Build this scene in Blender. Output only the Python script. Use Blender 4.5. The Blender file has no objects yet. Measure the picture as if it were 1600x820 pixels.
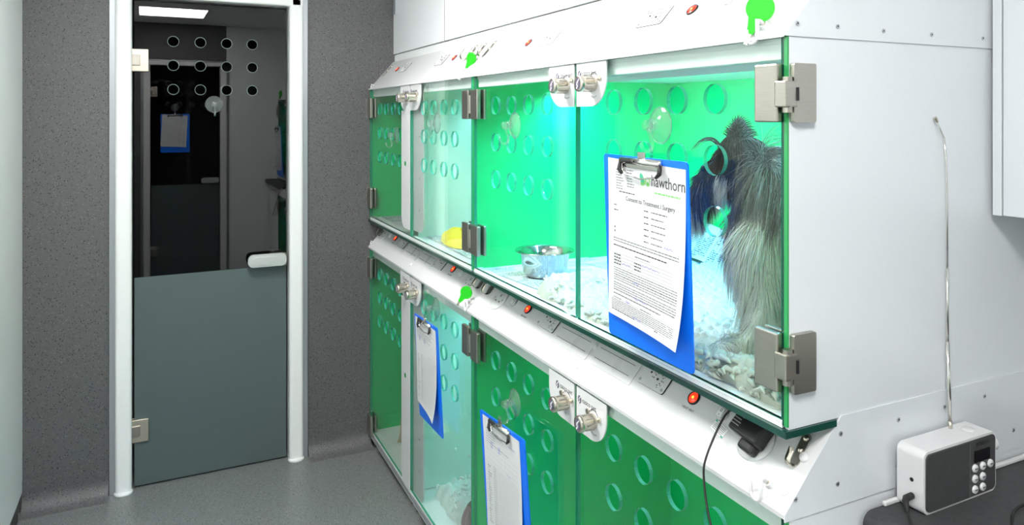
import bpy, bmesh, math, random
from mathutils import Vector, Matrix, noise
random.seed(7)
SC = bpy.context.scene
COL = SC.collection
PI = math.pi
R = math.radians

# ------------------------------------------------------------------ camera, light, exposure
cam = bpy.data.objects.new('camera', bpy.data.cameras.new('camera'))
COL.objects.link(cam)
cam.location = (3.324, -0.850, 1.518)
cam.rotation_euler = (R(90), 0, R(64.58))
cam.data.sensor_width = 36
cam.data.lens = 36 * 1135.4 / 1600
cam.data.shift_y = -(410 - 181) / 1600
cam.data.clip_start = 0.02
SC.camera = cam
SC.view_settings.view_transform = 'Standard'
SC.view_settings.look = 'None'
SC.view_settings.gamma = 1
SC.view_settings.use_curve_mapping = False
SC.view_settings.exposure = 0.85
SC.cycles.use_denoising = True
SC.cycles.max_bounces = 12
SC.cycles.transparent_max_bounces = 24
SC.cycles.sample_clamp_indirect = 6
w = bpy.data.worlds.new('world'); SC.world = w; w.use_nodes = True
w.node_tree.nodes['Background'].inputs[0].default_value = (0.9, 0.95, 1, 1)
w.node_tree.nodes['Background'].inputs[1].default_value = 0.05
PANEL_W = 24.0       # ceiling light panels
LED_NEAR = 185.0      # strip inside the near top kennel
LED_FAR = 70.0
LED_LOW = 16.0      # near lower kennel
LED_LOW_FAR = 80.0

# ------------------------------------------------------------------ materials
def newmat(name):
    m = bpy.data.materials.new(name); m.use_nodes = True
    nt = m.node_tree
    return m, nt, nt.nodes['Principled BSDF']
def pm(name, col, rough=0.5, metal=0.0, spec=0.5, coat=0.0, emis=None, estr=0):
    m, nt, b = newmat(name)
    b.inputs['Base Color'].default_value = (*col, 1)
    b.inputs['Roughness'].default_value = rough
    b.inputs['Metallic'].default_value = metal
    b.inputs['Specular IOR Level'].default_value = spec
    b.inputs['Coat Weight'].default_value = coat
    b.inputs['Coat Roughness'].default_value = 0.06
    if emis:
        b.inputs['Emission Color'].default_value = (*emis, 1)
        b.inputs['Emission Strength'].default_value = estr
    return m
def noisy(m, scale, amount, stretch=(1, 1, 1), bump=0.0):
    """slight wear / grain in a plain material"""
    nt = m.node_tree; b = nt.nodes['Principled BSDF']
    tc = nt.nodes.new('ShaderNodeTexCoord'); mp = nt.nodes.new('ShaderNodeMapping')
    mp.inputs['Scale'].default_value = stretch
    nz = nt.nodes.new('ShaderNodeTexNoise'); nz.inputs['Scale'].default_value = scale; nz.inputs['Detail'].default_value = 5
    nt.links.new(tc.outputs['Object'], mp.inputs[0]); nt.links.new(mp.outputs[0], nz.inputs['Vector'])
    c = b.inputs['Base Color'].default_value[:3]
    mx = nt.nodes.new('ShaderNodeMix'); mx.data_type = 'RGBA'
    mx.inputs[6].default_value = (*[x * (1 - amount) for x in c], 1)
    mx.inputs[7].default_value = (*[min(1, x * (1 + amount)) for x in c], 1)
    nt.links.new(nz.outputs[0], mx.inputs[0]); nt.links.new(mx.outputs[2], b.inputs['Base Color'])
    if bump:
        bp = nt.nodes.new('ShaderNodeBump'); bp.inputs['Strength'].default_value = bump; bp.inputs['Distance'].default_value = 0.002
        nt.links.new(nz.outputs[0], bp.inputs['Height']); nt.links.new(bp.outputs[0], b.inputs['Normal'])
    return m
def speckled(name, base, rough, spots, scale=260, blotch=0.12, coat=0.0):
    m, nt, b = newmat(name)
    tc = nt.nodes.new('ShaderNodeTexCoord')
    prev = None
    nz = nt.nodes.new('ShaderNodeTexNoise'); nz.inputs['Scale'].default_value = 90; nz.inputs['Detail'].default_value = 6
    nt.links.new(tc.outputs['Object'], nz.inputs['Vector'])
    mx = nt.nodes.new('ShaderNodeMix'); mx.data_type = 'RGBA'
    mx.inputs[6].default_value = (*[x * (1 - blotch * 2) for x in base], 1)
    mx.inputs[7].default_value = (*[x * (1 + blotch * 2) for x in base], 1)
    nt.links.new(nz.outputs[0], mx.inputs[0]); prev = mx.outputs[2]
    for k, (col, thr, sc) in enumerate(spots):
        vo = nt.nodes.new('ShaderNodeTexVoronoi'); vo.inputs['Scale'].default_value = sc
        mp = nt.nodes.new('ShaderNodeMapping'); mp.inputs['Location'].default_value = (k * 3.3, k * 1.7, k * 5.1)
        nt.links.new(tc.outputs['Object'], mp.inputs[0]); nt.links.new(mp.outputs[0], vo.inputs['Vector'])
        lt = nt.nodes.new('ShaderNodeMath'); lt.operation = 'LESS_THAN'; lt.inputs[1].default_value = thr
        nt.links.new(vo.outputs['Distance'], lt.inputs[0])
        m2 = nt.nodes.new('ShaderNodeMix'); m2.data_type = 'RGBA'; m2.inputs[7].default_value = (*col, 1)
        nt.links.new(lt.outputs[0], m2.inputs[0]); nt.links.new(prev, m2.inputs[6]); prev = m2.outputs[2]
    nt.links.new(prev, b.inputs['Base Color'])
    b.inputs['Roughness'].default_value = rough
    b.inputs['Coat Weight'].default_value = coat; b.inputs['Coat Roughness'].default_value = 0.3
    bp = nt.nodes.new('ShaderNodeBump'); bp.inputs['Strength'].default_value = 0.15; bp.inputs['Distance'].default_value = 0.001
    nt.links.new(nz.outputs[0], bp.inputs['Height']); nt.links.new(bp.outputs[0], b.inputs['Normal'])
    return m
def clear(name, tint, ior=1.45, haze=0.0, hazecol=(1, 1, 1), rough=0.0):
    """thin clear sheet: see-through with Fresnel reflection (same for every ray)"""
    m = bpy.data.materials.new(name); m.use_nodes = True; nt = m.node_tree; nt.nodes.clear()
    out = nt.nodes.new('ShaderNodeOutputMaterial')
    tr = nt.nodes.new('ShaderNodeBsdfTransparent'); tr.inputs[0].default_value = (*tint, 1)
    gl = nt.nodes.new('ShaderNodeBsdfGlossy'); gl.inputs['Roughness'].default_value = rough
    ge = nt.nodes.new('ShaderNodeNewGeometry'); dt = nt.nodes.new('ShaderNodeVectorMath'); dt.operation = 'DOT_PRODUCT'
    nt.links.new(ge.outputs['Incoming'], dt.inputs[0]); nt.links.new(ge.outputs['Normal'], dt.inputs[1])
    def mt(op, a, b=None):
        n = nt.nodes.new('ShaderNodeMath'); n.operation = op
        for i, q in enumerate((a, b)):
            if isinstance(q, (int, float)): n.inputs[i].default_value = q
            elif q is not None: nt.links.new(q, n.inputs[i])
        return n.outputs[0]
    f0 = ((ior - 1) / (ior + 1)) ** 2
    fres = mt('ADD', mt('MULTIPLY', mt('POWER', mt('SUBTRACT', 1, mt('ABSOLUTE', dt.outputs['Value'])), 5), 1 - f0), f0)
    last = tr.outputs[0]
    if haze:
        df = nt.nodes.new('ShaderNodeBsdfDiffuse'); df.inputs[0].default_value = (*hazecol, 1)
        mh = nt.nodes.new('ShaderNodeMixShader'); mh.inputs[0].default_value = haze
        nt.links.new(last, mh.inputs[1]); nt.links.new(df.outputs[0], mh.inputs[2]); last = mh.outputs[0]
    mx = nt.nodes.new('ShaderNodeMixShader')
    nt.links.new(fres, mx.inputs[0]); nt.links.new(last, mx.inputs[1]); nt.links.new(gl.outputs[0], mx.inputs[2])
    nt.links.new(mx.outputs[0], out.inputs[0])
    return m
def emitter(name, col, s):
    m = bpy.data.materials.new(name); m.use_nodes = True; nt = m.node_tree; nt.nodes.clear()
    out = nt.nodes.new('ShaderNodeOutputMaterial'); e = nt.nodes.new('ShaderNodeEmission')
    e.inputs[0].default_value = (*col, 1); e.inputs[1].default_value = s
    nt.links.new(e.outputs[0], out.inputs[0]); return m
def newsprint(name, paper, ink, cols, rows, fill=0.55, photo=None):
    """printed columns of type in UV space"""
    m, nt, b = newmat(name)
    tc = nt.nodes.new('ShaderNodeTexCoord'); sp = nt.nodes.new('ShaderNodeSeparateXYZ')
    nt.links.new(tc.outputs['UV'], sp.inputs[0])
    def mth(op, a, bb):
        n = nt.nodes.new('ShaderNodeMath'); n.operation = op
        for i, q in enumerate((a, bb)):
            if isinstance(q, (int, float)): n.inputs[i].default_value = q
            elif q is not None: nt.links.new(q, n.inputs[i])
        return n.outputs[0]
    cx = mth('FRACT', mth('MULTIPLY', sp.outputs[0], cols), None)
    ry = mth('FRACT', mth('MULTIPLY', sp.outputs[1], rows), None)
    incol = mth('MULTIPLY', mth('GREATER_THAN', cx, .08), mth('LESS_THAN', cx, .92))
    line = mth('GREATER_THAN', ry, 1 - fill)
    nz = nt.nodes.new('ShaderNodeTexNoise'); nz.inputs['Scale'].default_value = 1; nz.inputs['Detail'].default_value = 1
    mp = nt.nodes.new('ShaderNodeMapping'); mp.inputs['Scale'].default_value = (cols * 22, rows * .9, 1)
    nt.links.new(tc.outputs['UV'], mp.inputs[0]); nt.links.new(mp.outputs[0], nz.inputs['Vector'])
    word = mth('GREATER_THAN', nz.outputs[0], .45)
    f = mth('MULTIPLY', mth('MULTIPLY', incol, line), word)
    n2 = nt.nodes.new('ShaderNodeTexNoise'); n2.inputs['Scale'].default_value = 3.5; n2.inputs['Detail'].default_value = 0
    nt.links.new(tc.outputs['UV'], n2.inputs['Vector'])
    f = mth('MULTIPLY', f, mth('LESS_THAN', n2.outputs[0], .58))
    mx = nt.nodes.new('ShaderNodeMix'); mx.data_type = 'RGBA'
    mx.inputs[6].default_value = (*paper, 1); mx.inputs[7].default_value = (*ink, 1)
    nt.links.new(f, mx.inputs[0]); last = mx.outputs[2]
    if photo:
        n3 = nt.nodes.new('ShaderNodeTexNoise'); n3.inputs['Scale'].default_value = 9; n3.inputs['Detail'].default_value = 4
        nt.links.new(tc.outputs['UV'], n3.inputs['Vector'])
        cr = nt.nodes.new('ShaderNodeValToRGB')
        for i, (p, c) in enumerate(photo):
            e = cr.color_ramp.elements[i] if i < 2 else cr.color_ramp.elements.new(p)
            e.position = p; e.color = (*c, 1)
        nt.links.new(n3.outputs[0], cr.inputs[0])
        m3 = nt.nodes.new('ShaderNodeMix'); m3.data_type = 'RGBA'
        nt.links.new(mth('GREATER_THAN', n2.outputs[0], .6), m3.inputs[0])
        nt.links.new(last, m3.inputs[6]); nt.links.new(cr.outputs[0], m3.inputs[7]); last = m3.outputs[2]
    nt.links.new(last, b.inputs['Base Color']); b.inputs['Roughness'].default_value = .8
    b.inputs['Specular IOR Level'].default_value = .2
    return m

M = {}
M['wall_grey'] = speckled('grey speckled wall vinyl', (.105, .105, .108), .5,
                          [((.012, .012, .014), .20, 105), ((.28, .20, .15), .11, 80), ((.30, .30, .33), .11, 95)])
M['floor_grey'] = speckled('grey speckled floor vinyl', (.168, .180, .180), .36,
                           [((.05, .05, .055), .20, 95), ((.46, .46, .47), .15, 110), ((.03, .03, .03), .12, 80)], coat=.15)
M['white_wall'] = noisy(pm('white wall laminate', (.86, .90, .89), .28), 3, .02)
M['ceiling'] = noisy(pm('white ceiling', (.82, .82, .82), .8), 8, .02)
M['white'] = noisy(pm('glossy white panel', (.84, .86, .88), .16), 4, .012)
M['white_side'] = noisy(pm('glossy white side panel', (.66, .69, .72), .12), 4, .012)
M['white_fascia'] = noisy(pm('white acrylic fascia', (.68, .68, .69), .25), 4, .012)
M['white_matt'] = noisy(pm('white satin board', (.80, .82, .82), .45), 5, .02)
M['white_plastic'] = pm('white moulded plastic', (.66, .66, .67), .3)
M['frame_white'] = noisy(pm('white door frame', (.84, .85, .85), .3), 4, .02)
M['alu'] = pm('grey aluminium edge trim', (.45, .47, .50), .35, .7)
M['green'] = noisy(pm('green kennel wall', (.008, .58, .165), .28), 2.5, .10)
M['mint'] = noisy(pm('pale mint divider', (.62, .84, .78), .3), 3, .03)
M['glass'] = clear('clear glass sheet', (.97, 1.0, .985))
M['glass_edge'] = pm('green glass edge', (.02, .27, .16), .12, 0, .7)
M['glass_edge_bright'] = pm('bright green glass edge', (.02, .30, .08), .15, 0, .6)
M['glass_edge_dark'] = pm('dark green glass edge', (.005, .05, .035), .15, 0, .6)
M['hole_rim'] = clear('ground glass hole rim', (.55, .95, .85), 1.5, .6, (.07, .40, .33))
M['door_glass'] = clear('smoked door glass', (.50, .50, .50), 1.75)
M['door_rim'] = pm('ground rim of a door glass hole', (.25, .32, .31), .3)
M['clear_plastic'] = clear('clear plastic', (.93, .95, .95), 1.5, .045, (.9, .95, .97), .07)
M['steel'] = noisy(pm('brushed stainless steel', (.42, .395, .35), .33, 1), 40, .12, (1, 1, 30))
M['chrome'] = pm('chrome', (.78, .76, .72), .12, 1)
M['nickel'] = noisy(pm('satin nickel', (.66, .61, .52), .27, 1), 30, .08)
M['handle'] = pm('satin silver door handle', (.74, .75, .74), .3, .6)
M['gap_shade'] = pm('grey reveal strip', (.10, .10, .11), .6)  # dark colour stands in for shade inside the cupboard gaps
M['bowl'] = noisy(pm('polished bowl steel', (.50, .50, .49), .12, 1), 20, .06)
M['black'] = pm('black plastic', (.008, .008, .009), .3)
M['black_rubber'] = pm('black rubber', (.01, .01, .01), .55)
M['ink'] = pm('black print', (.03, .03, .035), .6)
M['grey_ink'] = pm('grey print', (.14, .145, .16), .6)
M['pale_ink'] = pm('pale grey print', (.38, .39, .41), .6)
M['blue_ink'] = pm('blue pen ink', (.08, .09, .50), .6)
M['logo_violet'] = pm('violet logo print', (.10, .08, .14), .5)
M['logo_white'] = pm('white logo print', (.85, .85, .87), .5)
M['leaf_green'] = pm('green logo print', (.20, .55, .15), .6)
M['leaf_teal'] = pm('teal logo print', (.05, .42, .25), .6)
M['paper'] = noisy(pm('white paper', (.66, .66, .67), .7, 0, .2), 6, .015)
M['blue_board'] = noisy(pm('blue clipboard', (.0, .155, .86), .35), 5, .05)
M['red_lamp'] = pm('lit red switch', (.6, .01, .005), .25, emis=(1, .03, .01), estr=1.2)
M['red_core'] = pm('glowing switch core', (.8, .2, .03), .25, emis=(1, .35, .03), estr=1.6)
M['tag_green'] = pm('fluorescent green key tag', (.01, .52, .005), .3)
M['worktop'] = speckled('charcoal worktop', (.040, .040, .043), .6, [((.07, .07, .075), .22, 420)], blotch=.25)
M['grille'] = speckled('radio speaker cloth', (.045, .045, .048), .6, [((.02, .02, .02), .2, 900)])
M['radio_face'] = pm('dark grey radio face', (.05, .05, .053), .4)
M['lcd'] = pm('dark display', (.003, .003, .004), .1)
M['yellow'] = noisy(pm('yellow cloth', (.75, .62, .05), .8), 12, .2, bump=.4)
M['tan'] = noisy(pm('tan cloth', (.42, .34, .20), .85), 14, .3, bump=.5)
M['brown'] = noisy(pm('brown leather strap', (.14, .09, .055), .6), 20, .3)
M['mauve'] = noisy(pm('mauve rubber toy', (.28, .17, .19), .5), 10, .15)
M['fleece'] = noisy(pm('cream fleece', (.53, .52, .45), .95, 0, .1), 60, .14, bump=.6)
M['fleece_grey'] = noisy(pm('grey white fleece', (.72, .76, .74), .95, 0, .1), 40, .25, bump=.6)
M['news'] = newsprint('newspaper print', (.66, .72, .74), (.10, .13, .15), 5, 70)
M['news_big'] = newsprint('open newspaper page', (.66, .74, .76), (.12, .16, .18), 4, 20, .6)
M['news_photo'] = newsprint('newspaper with pictures', (.66, .74, .76), (.12, .14, .16), 4, 60,
                            photo=[(.3, (.02, .10, .16)), (.7, (.55, .62, .60)), (.5, (.10, .35, .45)), (.6, (.5, .25, .15))])
M['news_blue'] = newsprint('pale blue printed sheet', (.52, .64, .72), (.15, .2, .3), 1, 26, .3)
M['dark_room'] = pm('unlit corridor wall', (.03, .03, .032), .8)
M['fur_dark'] = pm('dark dog hair', (.055, .047, .038), .7, 0, .2)
M['fur_grey'] = pm('grey brown dog hair', (.22, .20, .16), .75, 0, .2)
M['fur_white'] = pm('cream white dog hair', (.66, .64, .54), .75, 0, .2)
M['skin_fur'] = noisy(pm('dog undercoat', (.26, .24, .20), .8), 14, .5)
M['eye'] = pm('dark glossy eye', (.005, .003, .002), .05)
M['led'] = emitter('led strip near', (.30, .82, 1.25), LED_NEAR)
M['led_far'] = emitter('led strip far', (.45, .9, 1.0), LED_FAR)
M['led_low_far'] = emitter('led strip low far', (.45, .9, 1.0), LED_LOW_FAR)
M['led_low'] = emitter('led strip low', (.45, .9, 1.0), LED_LOW)
M['panel_light'] = emitter('ceiling light diffuser', (1, .985, .96), PANEL_W)

# frosted lower half of the glass doors: film that scatters what little comes through
def frosted():
    m, nt, b = newmat('frosted glass film')
    b.inputs['Base Color'].default_value = (.085, .115, .115, 1)
    b.inputs['Roughness'].default_value = .42
    return m
M['frost'] = frosted()

# ------------------------------------------------------------------ mesh builder
class MB:
    def __init__(s): s.v = []; s.f = []; s.m = []; s.s = []; s.mats = []; s.uv = {}
    def slot(s, m):
        m = M[m] if isinstance(m, str) else m
        if m not in s.mats: s.mats.append(m)
        return s.mats.index(m)
    def add(s, vs, fs, mat, T=None, smooth=False, uvs=None):
        o = len(s.v)
        s.v += [tuple(T @ Vector(p)) if T else tuple(p) for p in vs]
        k = s.slot(mat) if not isinstance(mat, list) else None
        for i, f in enumerate(fs):
            if uvs: s.uv[len(s.f)] = uvs[i]
            s.f.append([o + j for j in f]); s.m.append(k if k is not None else s.slot(mat[i])); s.s.append(smooth)
        return s
    def bm(s, bm, mat, T=None, smooth=False):
        bm.verts.ensure_lookup_table()
        for i, v in enumerate(bm.verts): v.index = i
        s.add([v.co.copy() for v in bm.verts], [[v.index for v in f.verts] for f in bm.faces], mat, T, smooth)
        bm.free(); return s
    def box(s, a, b, mat, bevel=0, T=None, seg=2, smooth=False):
        x0, y0, z0 = [min(p, q) for p, q in zip(a, b)]; x1, y1, z1 = [max(p, q) for p, q in zip(a, b)]
        bm = bmesh.new(); bmesh.ops.create_cube(bm, size=1)
        for v in bm.verts:
            v.co = Vector(((x0 + x1) / 2 + v.co.x * (x1 - x0), (y0 + y1) / 2 + v.co.y * (y1 - y0), (z0 + z1) / 2 + v.co.z * (z1 - z0)))
        if bevel:
            bmesh.ops.bevel(bm, geom=list(bm.edges), offset=bevel, segments=seg, affect='EDGES', profile=.5)
        return s.bm(bm, mat, T, smooth)
    def cyl(s, p0, p1, r, mat, n=24, r2=None, T=None, smooth=True, caps=True):
        p0 = Vector(p0); p1 = Vector(p1); r2 = r if r2 is None else r2
        d = (p1 - p0).normalized(); a = d.orthogonal().normalized(); b = d.cross(a)
        vs = [p + (a * math.cos(2 * PI * i / n) + b * math.sin(2 * PI * i / n)) * q for p, q in ((p0, r), (p1, r2)) for i in range(n)]
        s.add(vs, [[i, (i + 1) % n, n + (i + 1) % n, n + i] for i in range(n)], mat, T, smooth)
        if caps:
            s.add(vs[:n], [list(range(n))[::-1]], mat, T, False); s.add(vs[n:], [list(range(n))], mat, T, False)
        return s
    def tube(s, pts, r, mat, n=10, T=None, closed=False, caps=True):
        P = [Vector(p) for p in pts]; k = len(P); rr = r if isinstance(r, list) else [r] * k
        up = None; vs = []
        for i in range(k):
            a = P[(i - 1) % k] if (closed or i) else P[0]; b = P[(i + 1) % k] if (closed or i < k - 1) else P[-1]
            d = (b - a).normalized()
            if up is None: up = d.orthogonal().normalized()
            up = (up - d * up.dot(d)).normalized(); q = d.cross(up)
            vs += [P[i] + (up * math.cos(2 * PI * j / n) + q * math.sin(2 * PI * j / n)) * rr[i] for j in range(n)]
        fs = []
        for i in range(k if closed else k - 1):
            for j in range(n):
                i2 = (i + 1) % k
                fs.append([i * n + j, i * n + (j + 1) % n, i2 * n + (j + 1) % n, i2 * n + j])
        if caps and not closed: fs += [list(range(n))[::-1], [(k - 1) * n + j for j in range(n)]]
        return s.add(vs, fs, mat, T, True)
    def lathe(s, prof, mat, T=None, n=40, smooth=True):
        vs = []; fs = []; k = len(prof)
        for i in range(n):
            a = 2 * PI * i / n
            vs += [(r * math.cos(a), r * math.sin(a), z) for r, z in prof]
        for i in range(n):
            for j in range(k - 1):
                i2 = (i + 1) % n
                fs.append([i * k + j, i2 * k + j, i2 * k + j + 1, i * k + j + 1])
        return s.add(vs, fs, mat, T, smooth)
    def prism(s, poly, a, b, mat, axis='x', T=None):
        """extrude a 2D outline between a and b along an axis"""
        def q(p, t):
            return {'x': (t, p[0], p[1]), 'y': (p[0], t, p[1]), 'z': (p[0], p[1], t)}[axis]
        n = len(poly); vs = [q(p, a) for p in poly] + [q(p, b) for p in poly]
        fs = [list(range(n))[::-1], [n + i for i in range(n)]] + [[i, (i + 1) % n, n + (i + 1) % n, n + i] for i in range(n)]
        return s.add(vs, fs, mat, T)
    def plate(s, outline, holes, d, mat, edge, T=None, rim=None):
        """flat sheet with round holes in local xy, thickness d from z=0 to z=d"""
        cu = bpy.data.curves.new('c', 'CURVE'); cu.dimensions = '2D'; cu.fill_mode = 'BOTH'; cu.extrude = d / 2
        def spl(pts):
            sp = cu.splines.new('POLY'); sp.points.add(len(pts) - 1)
            for i, p in enumerate(pts): sp.points[i].co = (p[0], p[1], 0, 1)
            sp.use_cyclic_u = True
        spl(outline)
        for hx, hy, hr in holes:
            spl([(hx + hr * math.cos(2 * PI * i / 28), hy + hr * math.sin(2 * PI * i / 28)) for i in range(28)])
        ob = bpy.data.objects.new('c', cu); COL.objects.link(ob)
        dg = bpy.context.evaluated_depsgraph_get(); me = bpy.data.meshes.new_from_object(ob.evaluated_get(dg))
        vs = [v.co + Vector((0, 0, d / 2)) for v in me.vertices]
        for p in me.polygons:
            c = sum((me.vertices[i].co for i in p.vertices), Vector()) / len(p.vertices)
            flat = abs(p.normal.z) > .5
            mm = mat if flat else edge
            if not flat and rim and any(abs((Vector((c.x, c.y)) - Vector((h[0], h[1]))).length - h[2]) < h[2] * .15 for h in holes): mm = rim
            s.add([vs[i] for i in p.vertices], [list(range(len(p.vertices)))], mm, T)
        bpy.data.objects.remove(ob); bpy.data.meshes.remove(me); bpy.data.curves.remove(cu)
        return s
    def text(s, txt, size, mat, T, align='LEFT', ext=0.0001, sx=1.0):
        cu = bpy.data.curves.new('t', 'FONT'); cu.body = txt; cu.size = size; cu.align_x = align; cu.extrude = ext
        cu.resolution_u = 2
        ob = bpy.data.objects.new('t', cu); COL.objects.link(ob)
        dg = bpy.context.evaluated_depsgraph_get(); me = bpy.data.meshes.new_from_object(ob.evaluated_get(dg))
        s.add([(v.co.x * sx, v.co.y, v.co.z) for v in me.vertices], [list(p.vertices) for p in me.polygons], mat, T)
        bpy.data.objects.remove(ob); bpy.data.meshes.remove(me); bpy.data.curves.remove(cu)
        return s
    def quad(s, x0, y0, x1, y1, mat, T=None, z=0):
        return s.add([(x0, y0, z), (x1, y0, z), (x1, y1, z), (x0, y1, z)], [[0, 1, 2, 3]], mat, T)
    def build(s, name, parent=None, weld=False):
        me = bpy.data.meshes.new(name); me.from_pydata(s.v, [], s.f)
        for m in s.mats: me.materials.append(m)
        me.polygons.foreach_set('material_index', s.m); me.polygons.foreach_set('use_smooth', s.s)
        if s.uv:
            uv = me.uv_layers.new(name='UVMap')
            for pi, us in s.uv.items():
                for li, u in zip(me.polygons[pi].loop_indices, us): uv.data[li].uv = u
        me.update()
        o = bpy.data.objects.new(name, me); COL.objects.link(o)
        if parent: o.parent = parent; o.matrix_parent_inverse = Matrix.Translation(-parent.location) if parent.type == 'EMPTY' and parent.parent is None else Matrix()
        return o
def at(o, parent):
    """parent a mesh built in world coordinates to a mesh part of an Empty thing"""
    o.parent = parent; o.matrix_parent_inverse = Matrix()
    return o
def tag(o, label=None, cat=None, group=None, kind=None):
    if label: o['label'] = label
    if cat: o['category'] = cat
    if group: o['group'] = group
    if kind: o['kind'] = kind
    return o
def thing(name, label, cat, loc=(0, 0, 0), group=None, kind=None):
    o = bpy.data.objects.new(name, None); o.empty_display_size = .05; COL.objects.link(o); o.location = loc
    return tag(o, label, cat, group, kind)
def struct(mb, name):
    o = mb.build(name); o['kind'] = 'structure'; return o
def roundrect(x0, y0, x1, y1, r, n=6, corners=(1, 1, 1, 1)):
    out = []
    for k, (cx, cy, a0) in enumerate(((x1, y1, 0), (x0, y1, 90), (x0, y0, 180), (x1, y0, 270))):
        if corners[k]:
            ox = cx - r if cx == x1 else cx + r; oy = cy - r if cy == y1 else cy + r
            out += [(ox + r * math.cos(R(a0 + 90 * i / n)), oy + r * math.sin(R(a0 + 90 * i / n))) for i in range(n + 1)]
        else: out.append((cx, cy))
    return out
# local frame of something standing on the kennel fronts: x right (-x..+x), y up, z towards the room
def front(x=0, z=0, y=0):
    return Matrix(((1, 0, 0, x), (0, 0, -1, y), (0, 1, 0, z), (0, 0, 0, 1)))
SL = math.hypot(.112, .124)
def slope(z0, x=0, t=0, n=0):
    """frame on a sloping fascia: local x along it, local y up the slope, local z out of it"""
    u = Vector((0, .112 / SL, .124 / SL)); nn = Vector((0, -.124 / SL, .112 / SL))
    p = Vector((x, 0, z0)) + u * t + nn * n
    return Matrix(((1, 0, 0, p.x), (0, u.y, nn.y, p.y), (0, u.z, nn.z, p.z), (0, 0, 0, 1)))

# ------------------------------------------------------------------ room shell
XB, YL, YR, ZC = 4.30, -1.35, .80, 2.40
DY0, DY1, DZ = -.975, -.365, 2.0
T_ = .1
def door_wall(x0, x1, name, mat):
    mb = MB()
    mb.box((x0, YL - T_, 0), (x1, DY0 - .06, ZC), mat); mb.box((x0, DY1 + .06, 0), (x1, YR + T_, ZC), mat if x0 < 1 else 'white_wall')
    mb.box((x0, DY0 - .06, DZ + .06), (x1, DY1 + .06, ZC), mat)
    return struct(mb, name)
door_wall(-.1, 0, 'wall_back', 'wall_grey')
SH = .10
DY0 += SH; DY1 += SH; door_wall(XB, XB + .1, 'wall_front', 'wall_grey'); DY0 -= SH; DY1 -= SH
struct(MB().box((-1.6, YL - T_, -.1), (XB + 1.2, YR + T_, 0), 'floor_grey'), 'floor')
struct(MB().box((-.1, YL - T_, ZC), (XB + .1, YR + T_, ZC + .1), 'ceiling'), 'ceiling')
struct(MB().box((0, YL - T_, .075), (XB, YL, ZC), 'white_wall').box((0, YL - T_, 0), (XB, YL - .012, .075), 'black'), 'wall_left')
struct(MB().box((0, YR, 0), (XB, YR + T_, ZC), 'white_wall'), 'wall_right')
# dark rooms beyond the two glass doors
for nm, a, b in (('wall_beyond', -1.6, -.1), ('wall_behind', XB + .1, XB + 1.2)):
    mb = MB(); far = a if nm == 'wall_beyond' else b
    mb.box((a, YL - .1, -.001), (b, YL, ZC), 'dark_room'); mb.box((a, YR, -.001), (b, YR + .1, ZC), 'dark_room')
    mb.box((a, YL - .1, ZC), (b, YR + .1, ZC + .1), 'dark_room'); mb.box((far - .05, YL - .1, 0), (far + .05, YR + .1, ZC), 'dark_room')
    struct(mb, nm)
# coved skirting: the floor vinyl turns up the wall
def cove(name, y0, y1, x=0, d=1):
    prof = [(x, .0), (x + d * .075, .0005)]
    prof = [(x, -.001), (x + d * .075, -.001)] + [(x + d * (.075 - .070 * math.sin(R(a))), .070 - .070 * math.cos(R(a))) for a in range(0, 91, 9)] + [(x + d * .004, .12), (x, .12)]
    mb = MB(); n = len(prof); vs = [(p[0], y0, p[1]) for p in prof] + [(p[0], y1, p[1]) for p in prof]
    mb.add(vs, [[i, (i + 1) % n, n + (i + 1) % n, n + i] for i in range(n)], 'wall_grey', smooth=False)
    mb.add(vs, [list(range(n))[::-1], [n + i for i in range(n)]], 'floor_grey')
    for i in range(2, n - 3): mb.s[i] = True
    return struct(mb, name)
cove('baseboard_back', YL, DY0 - .085); cove('baseboard_back', DY1 + .085, .0)
struct(MB().box((0.075, YL - .012, 0), (XB, YL - .002, .07), 'black'), 'baseboard_left')
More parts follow.
